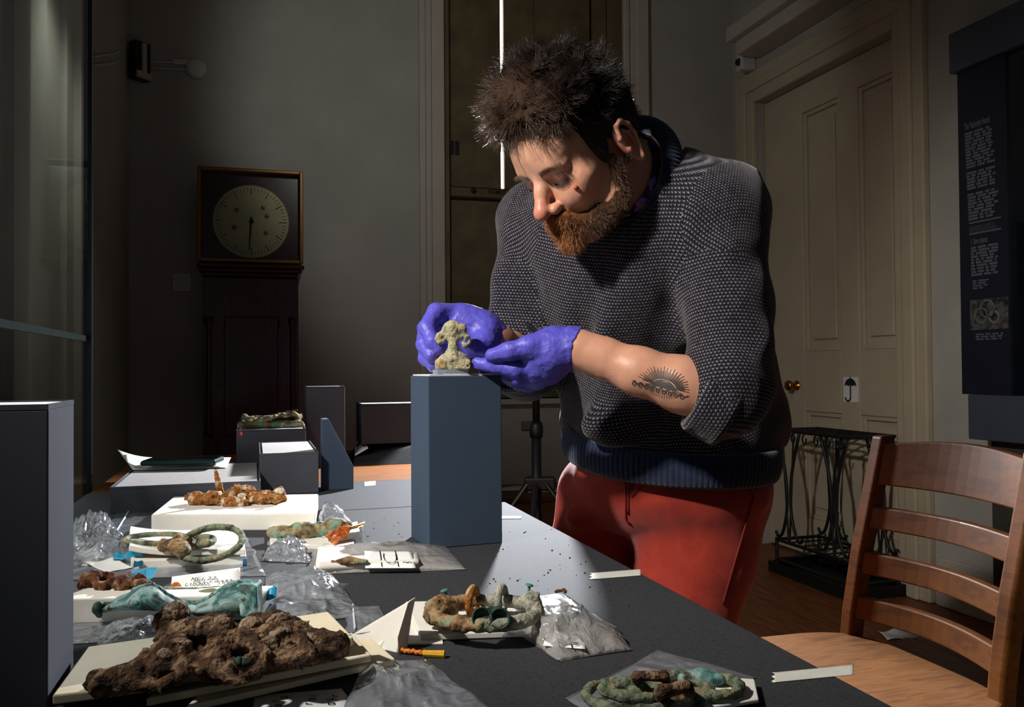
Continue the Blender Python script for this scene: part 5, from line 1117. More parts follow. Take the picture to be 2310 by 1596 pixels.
def knit_mat():
    mt, t, b = nt('knit'); L = t.links.new
    uv = node(t, 'ShaderNodeUVMap', uv_map='UVMap'); sp = node(t, 'ShaderNodeSeparateXYZ'); L(uv.outputs[0], sp.inputs[0])
    def mth(op, a, b_=None, c=None):
        n = node(t, 'ShaderNodeMath', operation=op)
        for i, v in enumerate((a, b_, c)):
            if v is None: continue
            if isinstance(v, (int, float)): n.inputs[i].default_value = v
            else: L(v, n.inputs[i])
        return n.outputs[0]
    v = mth('MULTIPLY', sp.outputs[1], 1/.0047); row = mth('FLOOR', v); fv = mth('FRACT', v)
    u = mth('ADD', mth('MULTIPLY', sp.outputs[0], 1/.0056), mth('MULTIPLY', mth('MODULO', mth('ADD', row, 1000), 2), .5)); fu = mth('SUBTRACT', mth('FRACT', u), .5)
    au = mth('ABSOLUTE', fu)
    d = mth('ABSOLUTE', mth('SUBTRACT', fv, mth('ADD', .25, mth('MULTIPLY', au, 1.15))))
    m1 = mth('SMOOTH_MIN', mth('SUBTRACT', .18, d), mth('SUBTRACT', .31, au), .06)
    msk = node(t, 'ShaderNodeMapRange', interpolation_type='SMOOTHSTEP'); L(m1, msk.inputs[0]); msk.inputs[1].default_value = -.03; msk.inputs[2].default_value = .07
    nz = node(t, 'ShaderNodeTexNoise'); nz.inputs['Scale'].default_value = 140; tc = node(t, 'ShaderNodeTexCoord'); L(tc.outputs['Object'], nz.inputs['Vector'])
    rl = ramp(t, [(.3, lin((104, 90, 78))), (.6, lin((148, 130, 113)))]); L(nz.outputs['Fac'], rl.inputs[0])
    rd_ = ramp(t, [(.3, lin((15, 17, 30))), (.7, lin((25, 29, 48)))]); L(nz.outputs['Fac'], rd_.inputs[0])
    mx = node(t, 'ShaderNodeMix', data_type='RGBA'); L(msk.outputs[0], mx.inputs[0]); L(rd_.outputs[0], mx.inputs[6]); L(rl.outputs[0], mx.inputs[7]); L(mx.outputs[2], b.inputs['Base Color'])
    b.inputs['Roughness'].default_value = .9; b.inputs['Specular IOR Level'].default_value = .15; b.inputs['Sheen Weight'].default_value = .25; b.inputs['Sheen Roughness'].default_value = .4
    bp = node(t, 'ShaderNodeBump'); bp.inputs['Strength'].default_value = .5; bp.inputs['Distance'].default_value = .0015; L(msk.outputs[0], bp.inputs['Height']); L(bp.outputs[0], b.inputs['Normal'])
    return mt
m_knit = knit_mat()
m_rib = M('navy_rib', [(26, 34, 56), (36, 46, 72)], rough=.9, scale=120, bump=.3, bscale=600, spec=.15, sheen=.3)
m_trous = M('red_cotton', [(150, 44, 30), (166, 52, 36), (158, 48, 33)], rough=.8, scale=18, bump=.15, bscale=900, spec=.25, sheen=.2)
m_glove = M('nitrile_glove', [(82, 76, 180), (92, 86, 194)], rough=.45, scale=30, bump=.5, bscale=150, bdist=.003, spec=.45)
# ---------------------------------------------------------------- head frame
yh, ph_ = math.radians(55), math.radians(41)
hF = camvec(-math.cos(ph_)*math.sin(yh), -math.sin(ph_), -math.cos(ph_)*math.cos(yh)); hL = camvec(math.cos(yh), 0, -math.sin(yh)); hU = np.cross(hF, hL)
HS = .90; HCn = U(1296, 314, 1.17)
def hw(x, y, z): return HCn+HS*(hL*x+hF*y+hU*z)
def to_w(V): return HCn+HS*(V[:, :1]*hL+V[:, 1:2]*hF+V[:, 2:3]*hU)
def to_l(P): q = (np.asarray(P)-HCn)/HS; return np.array([q@hL, q@hF, q@hU])
NB = U(1455, 425, 1.265)                                            # neck base
nb = to_l(NB)
S = SDF(.0017, .015)
S.ell((0, -.012, .030), (.075, .096, .084), k=.02)                       # cranium
S.ell((0, .035, -.040), (.062, .062, .078), k=.03)                      # face mass
S.ell((0, .072, .022), (.052, .028, .032), k=.03)                       # forehead
S.cap((-.034, .083, .002), (.034, .083, .002), .0135, .0135, .014)      # brow ridge
for s in (-1, 1):
    S.ell((s*.046, .056, -.034), (.022, .022, .018), k=.02)             # cheekbone
    S.chain([(s*.056, .005, -.060), (s*.050, .030, -.092), (s*.020, .078, -.112)], [.020, .020, .020], .025)   # jaw
    S.ell((s*.034, .104, -.016), (.017, .014, .012), k=.014, sub=True)  # eye socket
    S.ell((s*.033, .0805, -.016), (.0145, .0135, .0125), k=.004)        # lowered lid over the eye
    S.cap((s*.020, .0905, -.0035), (s*.047, .080, -.002), .0055, .0045, .008)   # brow fold
    S.ell((s*.030, .074, -.052), (.022, .022, .022), k=.02)
S.ell((0, .080, -.110), (.026, .022, .020), k=.02)                      # chin
S.cap((0, .080, -.072), (0, .088, -.088), .020, .018, .016)             # mouth barrel
S.chain([(0, .090, -.002), (0, .104, -.024), (0, .122, -.046)], [.0085, .0095, .0120], .010)   # nose
S.ell((0, .126, -.050), (.0115, .011, .0105), k=.006)
for s in (-1, 1):
    S.ell((s*.0125, .109, -.054), (.0085, .011, .0085), k=.006)
    S.cap((s*.007, .113, -.066), (s*.0065, .116, -.057), .0034, .003, .003, sub=True)
S.cap((-.022, .101, -.083), (.022, .101, -.083), .0045, .0045, .006); S.cap((-.018, .100, -.093), (.018, .100, -.093), .0055, .0055, .006)
for s in (-1, 1):                                                        # ears
    ax = np.array([unit((s*.93, -.30, .15)), unit((.25*s, .95, -.2)), (0, 0, 1.)]); ax[2] = np.cross(ax[0], ax[1])*s; ax[1] = np.cross(ax[2], ax[0])*s
    c = np.array([s*.080, -.012, -.034]); e = lambda u_, v_, w_=0: c+ax[1]*u_+ax[2]*v_*(1 if ax[2][2] > 0 else -1)+ax[0]*w_
    S.ell(c, (.0075, .0165, .029), ax, k=.008)
    S.chain([e(.010, -.004, .004), e(.013, .016, .007), e(.004, .031, .010), e(-.010, .030, .012), e(-.018, .016, .013), e(-.017, -.002, .011), e(-.008, -.020, .007), e(.003, -.030, .005), e(.008, -.026, .003)], [.0032, .0038, .004, .004, .004, .0038, .0042, .0058, .004], .003)
    S.ell(e(.0, -.004, .0105), (.0065, .0085, .0115), ax, k=.004, sub=True)
    S.chain([e(-.002, .020, .008), e(-.009, .008, .010), e(-.006, -.010, .008)], .0030, .003)
    S.ell(e(.012, -.006, .006), (.004, .004, .006), ax, k=.003)
S.cap((0, -.028, -.035), nb*.55+np.array([0, -.022, -.055])*.45, .056, .054, .03); S.cap(nb*.5+np.array([0, -.022, -.055])*.5, nb-np.array([0, 0, .03]), .054, .068, .03)
S.cap((.045, -.02, -.07), nb+np.array([.01, .05, .02]), .014, .012, .02)   # neck muscle
Vh, Fh = S.mesh(lambda P: .0004*fbm(P, 130, 2, 3), 1)
x, y, z = Vh.T
sk = np.tile(np.array(lin((206, 152, 124))), (len(Vh), 1)); red = np.array(lin((198, 108, 88)))
def blend(C, c, w): w = np.clip(w, 0, 1)[:, None]; return C*(1-w)+np.array(c)*w
g3 = lambda cx_, cy_, cz_, r: np.exp(-((x-cx_)**2+(y-cy_)**2+(z-cz_)**2)/r**2)
sk = blend(sk, red, .75*g3(0, .128, -.05, .022)+.4*g3(.045, .065, -.045, .028)+.4*g3(-.045, .065, -.045, .028)+.6*g3(.085, -.015, -.035, .03))
sk = blend(sk, lin((168, 104, 84)), .5*g3(.033, .088, -.024, .012)+.5*g3(-.033, .088, -.024, .012))
sk = blend(sk, lin((150, 74, 66)), ((z < -.078) & (z > -.100) & (y > .092))*.8)
head_l = (Vh, Fh, sk)
# torso / legs / arms of the body (mostly under the clothes)
WL, WR = U(1303, 788, 1.165), U(1122, 772, 1.275)
EL, ER = U(1632, 902, 1.125), U(1185, 822, 1.39)
SL, SR = U(1612, 500, 1.20), U(1213, 500, 1.40)
PV, CHS = U(1520, 1040, 1.47), U(1430, 640, 1.335)
HIPL, HIPR = U(1600, 1120, 1.43), U(1378, 1125, 1.53); KNL, KNR = U(1505, 1475, 1.40), U(1335, 1425, 1.52)
ANL = np.array([KNL[0]+.02, KNL[1]+.05, .09]); ANR = np.array([KNR[0]+.03, KNR[1]+.08, .09])
S = SDF(.004, .02)
S.chain([PV, U(1500, 900, 1.44), CHS, NB], [.11, .10, .11, .06], .04); S.cap(SL, SR, .05, .05, .04); S.chain([SL, EL], [.042, .036], .02); S.chain([SR, ER], [.042, .036], .02)
S.chain([HIPL, KNL, ANL], [.07, .05, .035], .03); S.chain([HIPR, KNR, ANR], [.07, .05, .035], .03)
Vb, Fb_ = S.mesh(None, 1)
S = SDF(.0022, .012); S.chain([U(1285, 782, 1.168), WL, U(1360, 808, 1.158), U(1440, 838, 1.145), U(1540, 868, 1.132), EL], [.0235, .0235, .0245, .0295, .0345, .036], .02); S.chain([U(1105, 762, 1.262), WR, U(1150, 795, 1.335), ER], [.024, .024, .030, .035], .02)
Va, Fa = S.mesh(lambda P: .0007*fbm(P, 60, 2, 9), 1)
Vt = np.concatenate([to_w(Vh), Vb, Va]); Ft = np.concatenate([Fh, Fb_+len(Vh), Fa+len(Vh)+len(Vb)])
Ct = np.concatenate([sk, np.tile(np.array(lin((206, 152, 124))), (len(Vb), 1)), np.tile(np.array(lin((204, 148, 120))), (len(Va), 1))])
body = add('body', Vt, Ft, m_skin, man, smooth=True); vcol(body, 'Col', Ct)
from mathutils.bvhtree import BVHTree
bvh_arm = BVHTree.FromPolygons(Va.tolist(), Fa.tolist()); bvh_head = BVHTree.FromPolygons(to_w(Vh).tolist(), Fh.tolist())
def hit(bv, px, py, off=.0006):
    r = unit(ray(px, py)); h_ = bv.ray_cast(Vector(EYE), Vector(r))
    return None if h_[0] is None else (np.array(h_[0])+np.array(h_[1])*off, np.array(h_[1]))
# ---------------------------------------------------------------- hair, beard, brows
def strands(roots, dirs, lens, rad, npts, curl, seed, grav=0.0, taper=.35):
    """thin three-sided tapered strands; returns V, F"""
    rg = np.random.RandomState(seed); n = len(roots); P = roots.copy(); D = dirs/np.linalg.norm(dirs, axis=1)[:, None]; pts = [P.copy()]
    ph = rg.rand(n, 3)*6.28; st = (lens/(npts-1))[:, None]
    for k in range(1, npts):
        w = np.stack([np.sin(ph[:, i]+k*1.7+P[:, i]*160) for i in range(3)], -1); D = D+curl*w+np.array([0, 0, -grav]); D /= np.linalg.norm(D, axis=1)[:, None]
        P = P+D*st; pts.append(P.copy())
    pts = np.stack(pts, 1); tg = np.gradient(pts, axis=1); tg /= np.linalg.norm(tg, axis=2)[..., None]+1e-12
    ref = rg.randn(n, 1, 3); n1 = np.cross(tg, ref+0*tg); n1 /= np.linalg.norm(n1, axis=2)[..., None]+1e-12; n2 = np.cross(tg, n1)
    rr = (rad*np.linspace(1, taper, npts))[None, :, None, None]; ang = np.arange(3)*2.0944
    V = pts[:, :, None, :]+rr*(np.cos(ang)[None, None, :, None]*n1[:, :, None]+np.sin(ang)[None, None, :, None]*n2[:, :, None])
    V = V.reshape(-1, 3); base = (np.arange(n)*npts*3)[:, None, None, None]; k = (np.arange(npts-1)*3)[None, :, None, None]; j = np.arange(3)[None, None, :, None]
    q = np.concatenate([base+k+j, base+k+(j+1) % 3, base+k+3+(j+1) % 3, base+k+3+j], -1).reshape(-1, 4)
    return V, q
def sample(V, Fq, n, seed, wfun=None):
    rg = np.random.RandomState(seed); a = V[Fq[:, 0]]; A = np.linalg.norm(np.cross(V[Fq[:, 2]]-a, V[Fq[:, 3]]-V[Fq[:, 1]]), axis=1)
    c = V[Fq].mean(1)
    if wfun is not None: A = A*wfun(c)
    i = rg.choice(len(Fq), n, p=A/A.sum()); u, v = rg.rand(n, 1), rg.rand(n, 1); q = V[Fq[i]]
    P = q[:, 0]*(1-u)*(1-v)+q[:, 1]*u*(1-v)+q[:, 2]*u*v+q[:, 3]*(1-u)*v
    N = np.cross(q[:, 2]-q[:, 0], q[:, 3]-q[:, 1]); return P, N/(np.linalg.norm(N, axis=1)[:, None]+1e-12)
ZY_ = [-.2, -.12, -.085, -.045, -.018, .004, .012, .022, .034, .046, .070, .090, .2]
ZZ_ = [-.10, -.092, -.080, -.066, -.030, -.012, -.048, -.052, -.030, .036, .062, .072, .072]
S = SDF(.0020, .012)
S.ell((0, -.016, .040), (.0815, .103, .088), k=.02); S.ell((0, .020, .075), (.068, .078, .062), k=.03); S.ell((0, -.032, -.004), (.0765, .082, .078), k=.02); S.ell((.0, .040, .098), (.052, .044, .034), k=.025); S.ell((.040, .055, .068), (.030, .032, .026), k=.02); S.ell((-.036, .050, .070), (.030, .032, .026), k=.02)
S.ell((.0, .070, .084), (.044, .024, .022), k=.02); S.ell((0, .0, .092), (.058, .066, .046), k=.03); S.ell((.062, .026, -.014), (.0105, .014, .036), k=.01); S.ell((-.062, .026, -.014), (.0105, .014, .036), k=.01)
def hl(X, Y, Z):
    yy = np.broadcast_to(Y, np.broadcast(X, Y, Z).shape); zl = np.interp(yy.ravel(), ZY_, ZZ_).reshape(yy.shape)
    zl = zl-.020*np.clip(1-(np.abs(X)/.040)**2, 0, 1)*(yy > .05)*0+.006*np.sin(X*260)*(yy > .05)
    return (Z-zl)
S.ops.append((hl, np.full(3, -10.), np.full(3, 10.), .006, True))
Vc, Fc_ = S.mesh(lambda P: .010*fbm(P*np.array([1.0, .6, 1.0]), 70, 3, 12)*np.clip((P[:, 2]-.0)/.05+.35, .25, 1), 1)
rgc = np.random.RandomState(3)
dk = np.array(lin((38, 28, 24))); md = np.array(lin((88, 66, 50))); gy = np.array(lin((96, 88, 82)))
def haircol(L):
    t = np.clip((.035-L[:, 2])/.05, 0, 1)*np.clip((.06-L[:, 1])/.03, 0, 1); w = np.clip((L[:, 1]-.02)/.06, 0, 1)*.6
    c = dk*(1-w[:, None])+md*w[:, None]; return c*(1-.55*t[:, None])+gy*(.55*t)[:, None]
hc_ = haircol(Vc)*.6
P, N = sample(Vc, Fc_, 15000, 5, lambda c: 1+1.5*(c[:, 2] > .03))
P = P-N*.004; top = np.clip((P[:, 2]-.01)/.05, 0, 1)
fl_ = np.stack([.35*np.sign(P[:, 0])*(P[:, 2] < .06)+.25*np.sin(P[:, 1]*70), .55*np.ones(len(P)), -.10-.10*(P[:, 1] > .06)], -1)
fl_ = np.where((P[:, 2] < .03)[:, None], np.stack([0*top, -.5+0*top, -.7+0*top], -1), fl_)
curlv = np.stack([vnoise(P, 62, s_) for s_ in (1, 2, 3)], -1)
D_ = N*(.38+.12*top)[:, None]+fl_*.8+curlv*1.9*(.25+.75*top)[:, None]
ln = .008+.019*top*rgc.rand(len(P))+.006*rgc.rand(len(P))
hw_dirs = D_[:, :1]*hL+D_[:, 1:2]*hF+D_[:, 2:3]*hU
Vs, Fs_ = strands(to_w(P), hw_dirs, ln, .00030, 6, .28, 8)
cs = np.repeat(haircol(P)*rgc.uniform(.45, 1.6, (len(P), 1)), 18, axis=0)
hair = add('hair', np.concatenate([to_w(Vc), Vs]), np.concatenate([Fc_, Fs_+len(Vc)]), m_hair, man, smooth=True, mats=[m_cap, m_hair], midx=np.r_[np.zeros(len(Fc_)), np.ones(len(Fs_))]); vcol(hair, 'Col', np.concatenate([hc_, cs]))
# beard
S = SDF(.0019, .012)
for s in (-1, 1):
    S.chain([(s*.0665, .016, -.040), (s*.0665, .022, -.066), (s*.060, .036, -.092), (s*.040, .066, -.098), (0, .088, -.098)], [.0085, .0105, .0140, .0165, .0175], .012)
    S.chain([(0, .108, -.071), (s*.018, .103, -.075), (s*.031, .090, -.092), (s*.030, .082, -.108)], [.0065, .0085, .0085, .012], .008)
S.ell((0, .096, -.096), (.026, .018, .018), k=.015); S.ell((0, .108, -.112), (.020, .010, .012), k=.01)
Vd, Fd = S.mesh(lambda P: .0025*fbm(P, 110, 3, 31), 1)
gin = np.array(lin((158, 96, 44))); brn = np.array(lin((92, 64, 44)))
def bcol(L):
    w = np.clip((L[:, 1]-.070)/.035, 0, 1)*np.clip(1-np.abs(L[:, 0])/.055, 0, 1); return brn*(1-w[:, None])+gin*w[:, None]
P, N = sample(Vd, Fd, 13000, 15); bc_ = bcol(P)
D_ = N*.75+np.stack([.15*np.sign(P[:, 0]), .35+0*P[:, 1], -.75+0*P[:, 1]], -1)+.5*np.stack([vnoise(P, 60, s_) for s_ in (4, 5, 6)], -1)
ln = .007+.006*np.clip((-.07-P[:, 2])/.05, 0, 1)+.004*rgc.rand(len(P))
Vs, Fs_ = strands(to_w(P-N*.002), D_[:, :1]*hL+D_[:, 1:2]*hF+D_[:, 2:3]*hU, ln, .00026, 5, .35, 18)
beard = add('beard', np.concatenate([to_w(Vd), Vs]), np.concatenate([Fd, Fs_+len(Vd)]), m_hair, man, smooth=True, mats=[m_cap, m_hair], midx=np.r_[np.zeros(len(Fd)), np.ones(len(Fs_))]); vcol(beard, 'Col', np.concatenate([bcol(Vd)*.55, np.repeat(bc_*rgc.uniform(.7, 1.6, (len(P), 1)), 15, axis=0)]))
bvh_l = BVHTree.FromPolygons(Vh.tolist(), Fh.tolist())
for s in (-1, 1):                                                        # eyebrows and lash lines
    R_ = []; D_ = []
    for k in range(260):
        t = rgc.rand(); p = np.array([s*(.013+.038*t), .2, -.0015+.0045*math.sin(t*2.2)+rgc.uniform(-.004, .004)]); h_ = bvh_l.ray_cast(Vector(p), Vector((0, -1, 0)))
        if h_[0] is not None: R_.append(np.array(h_[0])); D_.append(np.array([s*.8, .45, .35-.7*t]))
    R_ = np.array(R_); D_ = np.array(D_); Vs, Fs_ = strands(to_w(R_), D_[:, :1]*hL+D_[:, 1:2]*hF+D_[:, 2:3]*hU, rgc.uniform(.005, .009, len(R_)), .0002, 4, .1, 21)
    o = add('eyebrow', Vs, Fs_, m_hair, man, smooth=True); vcol(o, 'Col', np.tile(np.array(lin((96, 72, 54))), (len(Vs), 1)))
    R_ = []; D_ = []
    for k in range(70):
        t = k/69; p = np.array([s*(.021+.025*t), .2, -.0265+.004*(2*t-1)**2]); h_ = bvh_l.ray_cast(Vector(p), Vector((0, -1, 0)))
        if h_[0] is not None: R_.append(np.array(h_[0])); D_.append(np.array([s*.3*(t-.3), .9, -.5]))
    R_ = np.array(R_); D_ = np.array(D_); Vs, Fs_ = strands(to_w(R_), D_[:, :1]*hL+D_[:, 1:2]*hF+D_[:, 2:3]*hU, np.full(len(R_), .006), .00024, 4, .05, 22)
    o = add('eyelashes', Vs, Fs_, m_hair, man, smooth=True); vcol(o, 'Col', np.tile(np.array(lin((34, 26, 22))), (len(Vs), 1)))
# mole, earrings
hm = hit(bvh_head, 1299, 423, -.0006)
if hm: S = SDF(.0006, .004); S.ell(hm[0], (.0034, .0034, .0034), k=.001); V_, F_ = S.mesh(None, 1); add('mole', V_, F_, M('mole_skin', [(168, 78, 58), (180, 88, 66)], rough=.5), man, smooth=True)
for (px, py) in ((1411, 357), (1419, 350)):
    he = hit(bvh_head, px, py, .0)
    if he: MB().tube([he[0]+camvec(.0042*math.cos(a)*.7, .0055*math.sin(a)-.003, -.004*abs(math.cos(a))) for a in np.linspace(0, 2*math.pi, 18)], .0007, 6, closed=False).build('earring', m_black, man, smooth=True)
# tattoo on the forearm, laid on the skin
m_tat = M('tattoo_ink', [(64, 62, 62), (78, 74, 72)], rough=.6)
tm = MB(); cx_, cy_ = 1497, 872; rt_ = random.Random(4); ca, sa = math.cos(.28), math.sin(.28)
def tpx(x, y): return cx_+x*ca-y*sa, cy_+x*sa+y*ca
def tline(pts, w):
    q = [hit(bvh_arm, *tpx(*p)) for p in pts]; q = [h_ for h_ in q if h_]
    for i in range(len(q)-1): stroke(tm, [q[i][0], q[i+1][0]], w, q[i][1])
for k in range(44):
    a = math.pi*(1.02+.96*k/43); r1 = 52+10*(k % 2)-6*rt_.random(); e = 1-.35*abs(math.sin(a))*0
    p0 = (30*math.cos(a)*.95, 16*math.sin(a)); p1 = (r1*math.cos(a), .72*r1*math.sin(a)); tline([(p0[0]+(p1[0]-p0[0])*t, p0[1]+(p1[1]-p0[1])*t) for t in np.linspace(0, 1, 5)], .0007)
for k in range(22):
    a = math.pi*(.06+.88*k/21); p0 = (28*math.cos(a), 8*math.sin(a)); p1 = (44*math.cos(a), 26*math.sin(a)); tline([(p0[0]+(p1[0]-p0[0])*t, p0[1]+(p1[1]-p0[1])*t) for t in np.linspace(0, 1, 4)], .0006)
for yy in np.linspace(-10, 3, 9): 
    w_ = 26*math.sqrt(max(0, 1-(yy/12)**2)); tline([(xx, yy) for xx in np.linspace(-w_, w_, 12)], .0010)
tline([(xx, -14+.018*xx*xx) for xx in np.linspace(-30, 30, 16)], .0014); tline([(xx, 8+3*math.sin(xx*.4)) for xx in np.linspace(-70, 60, 40)], .0016)
for k in range(9): tline([(-66+14*k+4*math.cos(a), 12+4*math.sin(a)) for a in np.linspace(0, 6.3, 9)], .0012)
if tm.V: tm.build('tattoo', m_tat, man)
# ---------------------------------------------------------------- sweater
yb_ = math.radians(37); bF = camvec(-math.sin(yb_), 0, -math.cos(yb_)); bL = camvec(math.cos(yb_), 0, -math.sin(yb_))
sp = unit(CHS-PV); fB = unit(bF-sp*(bF@sp)); lB = unit(np.cross(sp, fB)); lB = lB if lB@bL > 0 else -lB
AX = np.array([lB, fB, sp])
S = SDF(.0042, .02)
def te(px, py, d, a, b, c, k=.06): S.ell(U(px, py, d), (a, b, c), AX, k=k)
te(1512, 970, 1.445, .192, .146, .115); te(1508, 880, 1.435, .182, .144, .16); te(1470, 740, 1.385, .185, .142, .17); te(1425, 600, 1.335, .190, .132, .15); te(1432, 510, 1.315, .165, .105, .11)
S.cap(SL, NB+camvec(.0, -.025, .0), .062, .062, .05); S.cap(SR, NB+camvec(0, -.03, .01), .060, .062, .05)
S.ell(U(1560, 455, 1.25), (.09, .07, .055), AX, k=.05)
ULm, URm = U(1640, 690, 1.165), U(1203, 640, 1.395)
S.chain([SL, ULm, U(1640, 860, 1.13), EL], [.064, .0605, .0545, .047], .022); S.chain([SR, URm, U(1180, 770, 1.385), ER], [.063, .060, .058, .054], .022)
# drape folds
for (p0, p1, r_, d0, d1) in (((1560, 470), (1430, 720), .016, 1.165, 1.215), ((1600, 560), (1540, 760), .018, 1.15, 1.20), ((1440, 560), (1340, 800), .016, 1.19, 1.225), ((1300, 560), (1290, 760), .014, 1.26, 1.27), ((1650, 560), (1590, 650), .014, 1.115, 1.14), ((1700, 760), (1610, 850), .014, 1.10, 1.10), ((1345, 960), (1620, 1030), .022, 1.30, 1.28), ((1590, 1030), (1730, 960), .018, 1.30, 1.34), ((1500, 900), (1390, 980), .016, 1.28, 1.29)):
    S.cap(U(*p0, d0+.02), U(*p1, d1+.02), r_, r_*.7, .03)
hA, hB, hD = U(1440, 1085, 1.31), U(1275, 1018, 1.47), U(1745, 1068, 1.38)
hn = unit(np.cross(hD-hA, hB-hA)); hn = hn if hn[2] > 0 else -hn
HP = U(1501, 1050, 1.43); HP = HP-hn*((HP-hA)@hn); lH = unit(lB-hn*(lB@hn)); fH = unit(fB-hn*(fB@hn))
half(S, HP+hn*.038, -hn, .014)
nB = unit(hw(0, -.02, -.06)-NB); S.cap(NB-nB*.03, NB+nB*.09, .078, .086, .010, sub=True); S.cap(NB+nB*.10, NB+nB*.18, .088, .088, .012, sub=True)
Mx = np.stack([unit(fB*.4+sp*.9+lB*.3)*5, unit(lB*.8-sp*.4)*16, fB*9], 1)
def swd(P): return .009*vnoise(P@Mx, 1.0, 5)+.006*(np.abs(vnoise(P@(Mx*1.5), 1.0, 55))-.3)+.003*fbm(P, 18, 2, 8)
Vs_, Fs_ = S.mesh(swd, 1)
# turned-up cuffs are their own soft rolls
def cuff(a, b, ra, rb, hole, seed):
    S = SDF(.0024, .012); cyl(S, a, b, ra, rb, .004, .008); n = unit(np.array(b)-np.array(a)); cyl(S, np.array(b)-n*.045, np.array(b)+n*.03, hole, hole*1.05, .004, .002, sub=True)
    return S.mesh(lambda P: .0022*fbm(P, 45, 2, seed), 1)
CL = (U(1655, 912, 1.128), U(1577, 874, 1.132)); CR = (U(1196, 832, 1.405), U(1150, 798, 1.325))
cuffs = [(cuff(*CL, .0635, .0590, .044, 3), CL, .057), (cuff(*CR, .058, .060, .046, 4), CR, .058)]
def knit_uv(o, Vw, Fq, bones):
    """cylindrical wrap around the nearest bone of each face, in metres"""
    c = Vw[Fq].mean(1); best = np.full(len(Fq), 1e9); bi = np.zeros(len(Fq), int)
    for i, (a, b, r, ref) in enumerate(bones):
        a = np.array(a); b = np.array(b); ba = b-a; t = np.clip((c-a)@ba/(ba@ba), 0, 1); d = np.linalg.norm(c-a-t[:, None]*ba, axis=1)/r
        w = d < best; best[w] = d[w]; bi[w] = i
    UVs = np.zeros((len(Fq), 4, 2))
    for i, (a, b, r, ref) in enumerate(bones):
        mk = bi == i
        if not mk.any(): continue
        if isinstance(ref, str):
            e1 = unit(np.array(b)-np.array(a)); nv_ = unit(-fwd*.75+np.array([0, 0, .65])); e2 = unit(np.cross(nv_, e1)); q = Vw[Fq[mk]]-np.array(a); UVs[mk, :, 0] = q@e1*1.25; UVs[mk, :, 1] = q@e2*1.25; continue
        a = np.array(a); n = unit(np.array(b)-a); e1 = unit(np.array(ref)-n*(np.array(ref)@n)); e2 = np.cross(n, e1)
        q = Vw[Fq[mk]]-a; ang = np.arctan2(q@e2, q@e1); ang0 = ang[:, :1]; ang = ang0+((ang-ang0+math.pi) % (2*math.pi)-math.pi)
        UVs[mk, :, 0] = ang*r; UVs[mk, :, 1] = -(q@n)
    uvl = o.data.uv_layers.new(name='UVMap'); uvl.data.foreach_set('uv', UVs.reshape(-1).astype(np.float32))
tow = camvec(0, 0, -1)
sw = add('sweater', Vs_, Fs_, m_knit, man, smooth=True)
knit_uv(sw, Vs_, Fs_, [(NB-sp*.02, PV, .175, tow), (SL*.80+EL*.20, EL, .066, tow), (SR*.85+ER*.15, ER, .066, tow), (NB, SL, .10, 'P'), (NB, SR, .10, 'P')])
for (g_, (a, b), r_) in cuffs:
    o = add('rolled_cuff', g_[0], g_[1], m_knit, sw, smooth=True); knit_uv(o, g_[0], g_[1], [(a, b, r_, tow)])
# ribbed collar and hem
def rib_ring(path, r, nrm, ribs, name, parent, hh=1.0, mat=None, amp=.10):
    k = len(path); V = []; F = []; nn = 14; c0 = np.mean(path, 0)
    for i in range(k):
        tg = unit(path[(i+1) % k]-path[i-1]); out = unit(np.cross(tg, nrm)); out = out if out@(path[i]-c0) > 0 else -out; up_ = unit(np.cross(out, tg)); up_ = up_ if up_@nrm > 0 else -up_
        m_ = 1+amp*math.copysign(abs(math.sin(math.pi*ribs*i/k))**.6, 1)-amp
        for j in range(nn):
            a = 2*math.pi*j/nn; V.append(path[i]+out*r*math.cos(a)*m_+up_*r*hh*math.sin(a))
    for i in range(k):
        for j in range(nn): F.append((i*nn+j, i*nn+(j+1) % nn, ((i+1) % k)*nn+(j+1) % nn, ((i+1) % k)*nn+j))
    return add(name, V, F, mat or m_rib, parent, smooth=True)
e1 = unit(np.cross(nB, (0, 0, 1.0))); e2 = np.cross(nB, e1)
ring = [NB+nB*.038+e1*.0765*math.cos(a)+e2*.0830*math.sin(a) for a in np.linspace(0, 2*math.pi, 720, endpoint=False)]
rib_ring(ring, .0125, nB, 90, 'collar', sw, 1.7, None, .16)
ring = [NB+nB*.048+e1*.0595*math.cos(a)+e2*.064*math.sin(a) for a in np.linspace(0, 2*math.pi, 120, endpoint=False)]
mt_, t_, b_ = nt('floral_shirt'); vo = node(t_, 'ShaderNodeTexVoronoi'); vo.inputs['Scale'].default_value = 95; tc_2 = node(t_, 'ShaderNodeTexCoord'); t_.links.new(tc_2.outputs['Object'], vo.inputs['Vector'])
rr_ = ramp(t_, [(0, lin((30, 28, 52))), (.35, lin((196, 92, 160))), (.55, lin((120, 96, 190))), (.75, lin((28, 30, 48))), (.9, lin((200, 140, 96)))]); rr_.color_ramp.interpolation = 'CONSTANT'; sx_ = node(t_, 'ShaderNodeSeparateColor'); t_.links.new(vo.outputs['Color'], sx_.inputs[0]); t_.links.new(sx_.outputs[0], rr_.inputs[0]); t_.links.new(rr_.outputs[0], b_.inputs['Base Color']); b_.inputs['Roughness'].default_value = .8
rib_ring(ring, .0035, nB, 1, 'shirt_collar', man, 3.6, mt_, 0)
hemc = HP+hn*.024; hring = []
for a in np.linspace(0, 2*math.pi, 1040, endpoint=False):
    hring.append(hemc+lH*.184*math.cos(a)+fH*.136*math.sin(a)+hn*(.005*math.sin(2*a+.6)))
rib_ring(hring, .0080, hn, 130, 'hem', sw, 3.4, None, .22)
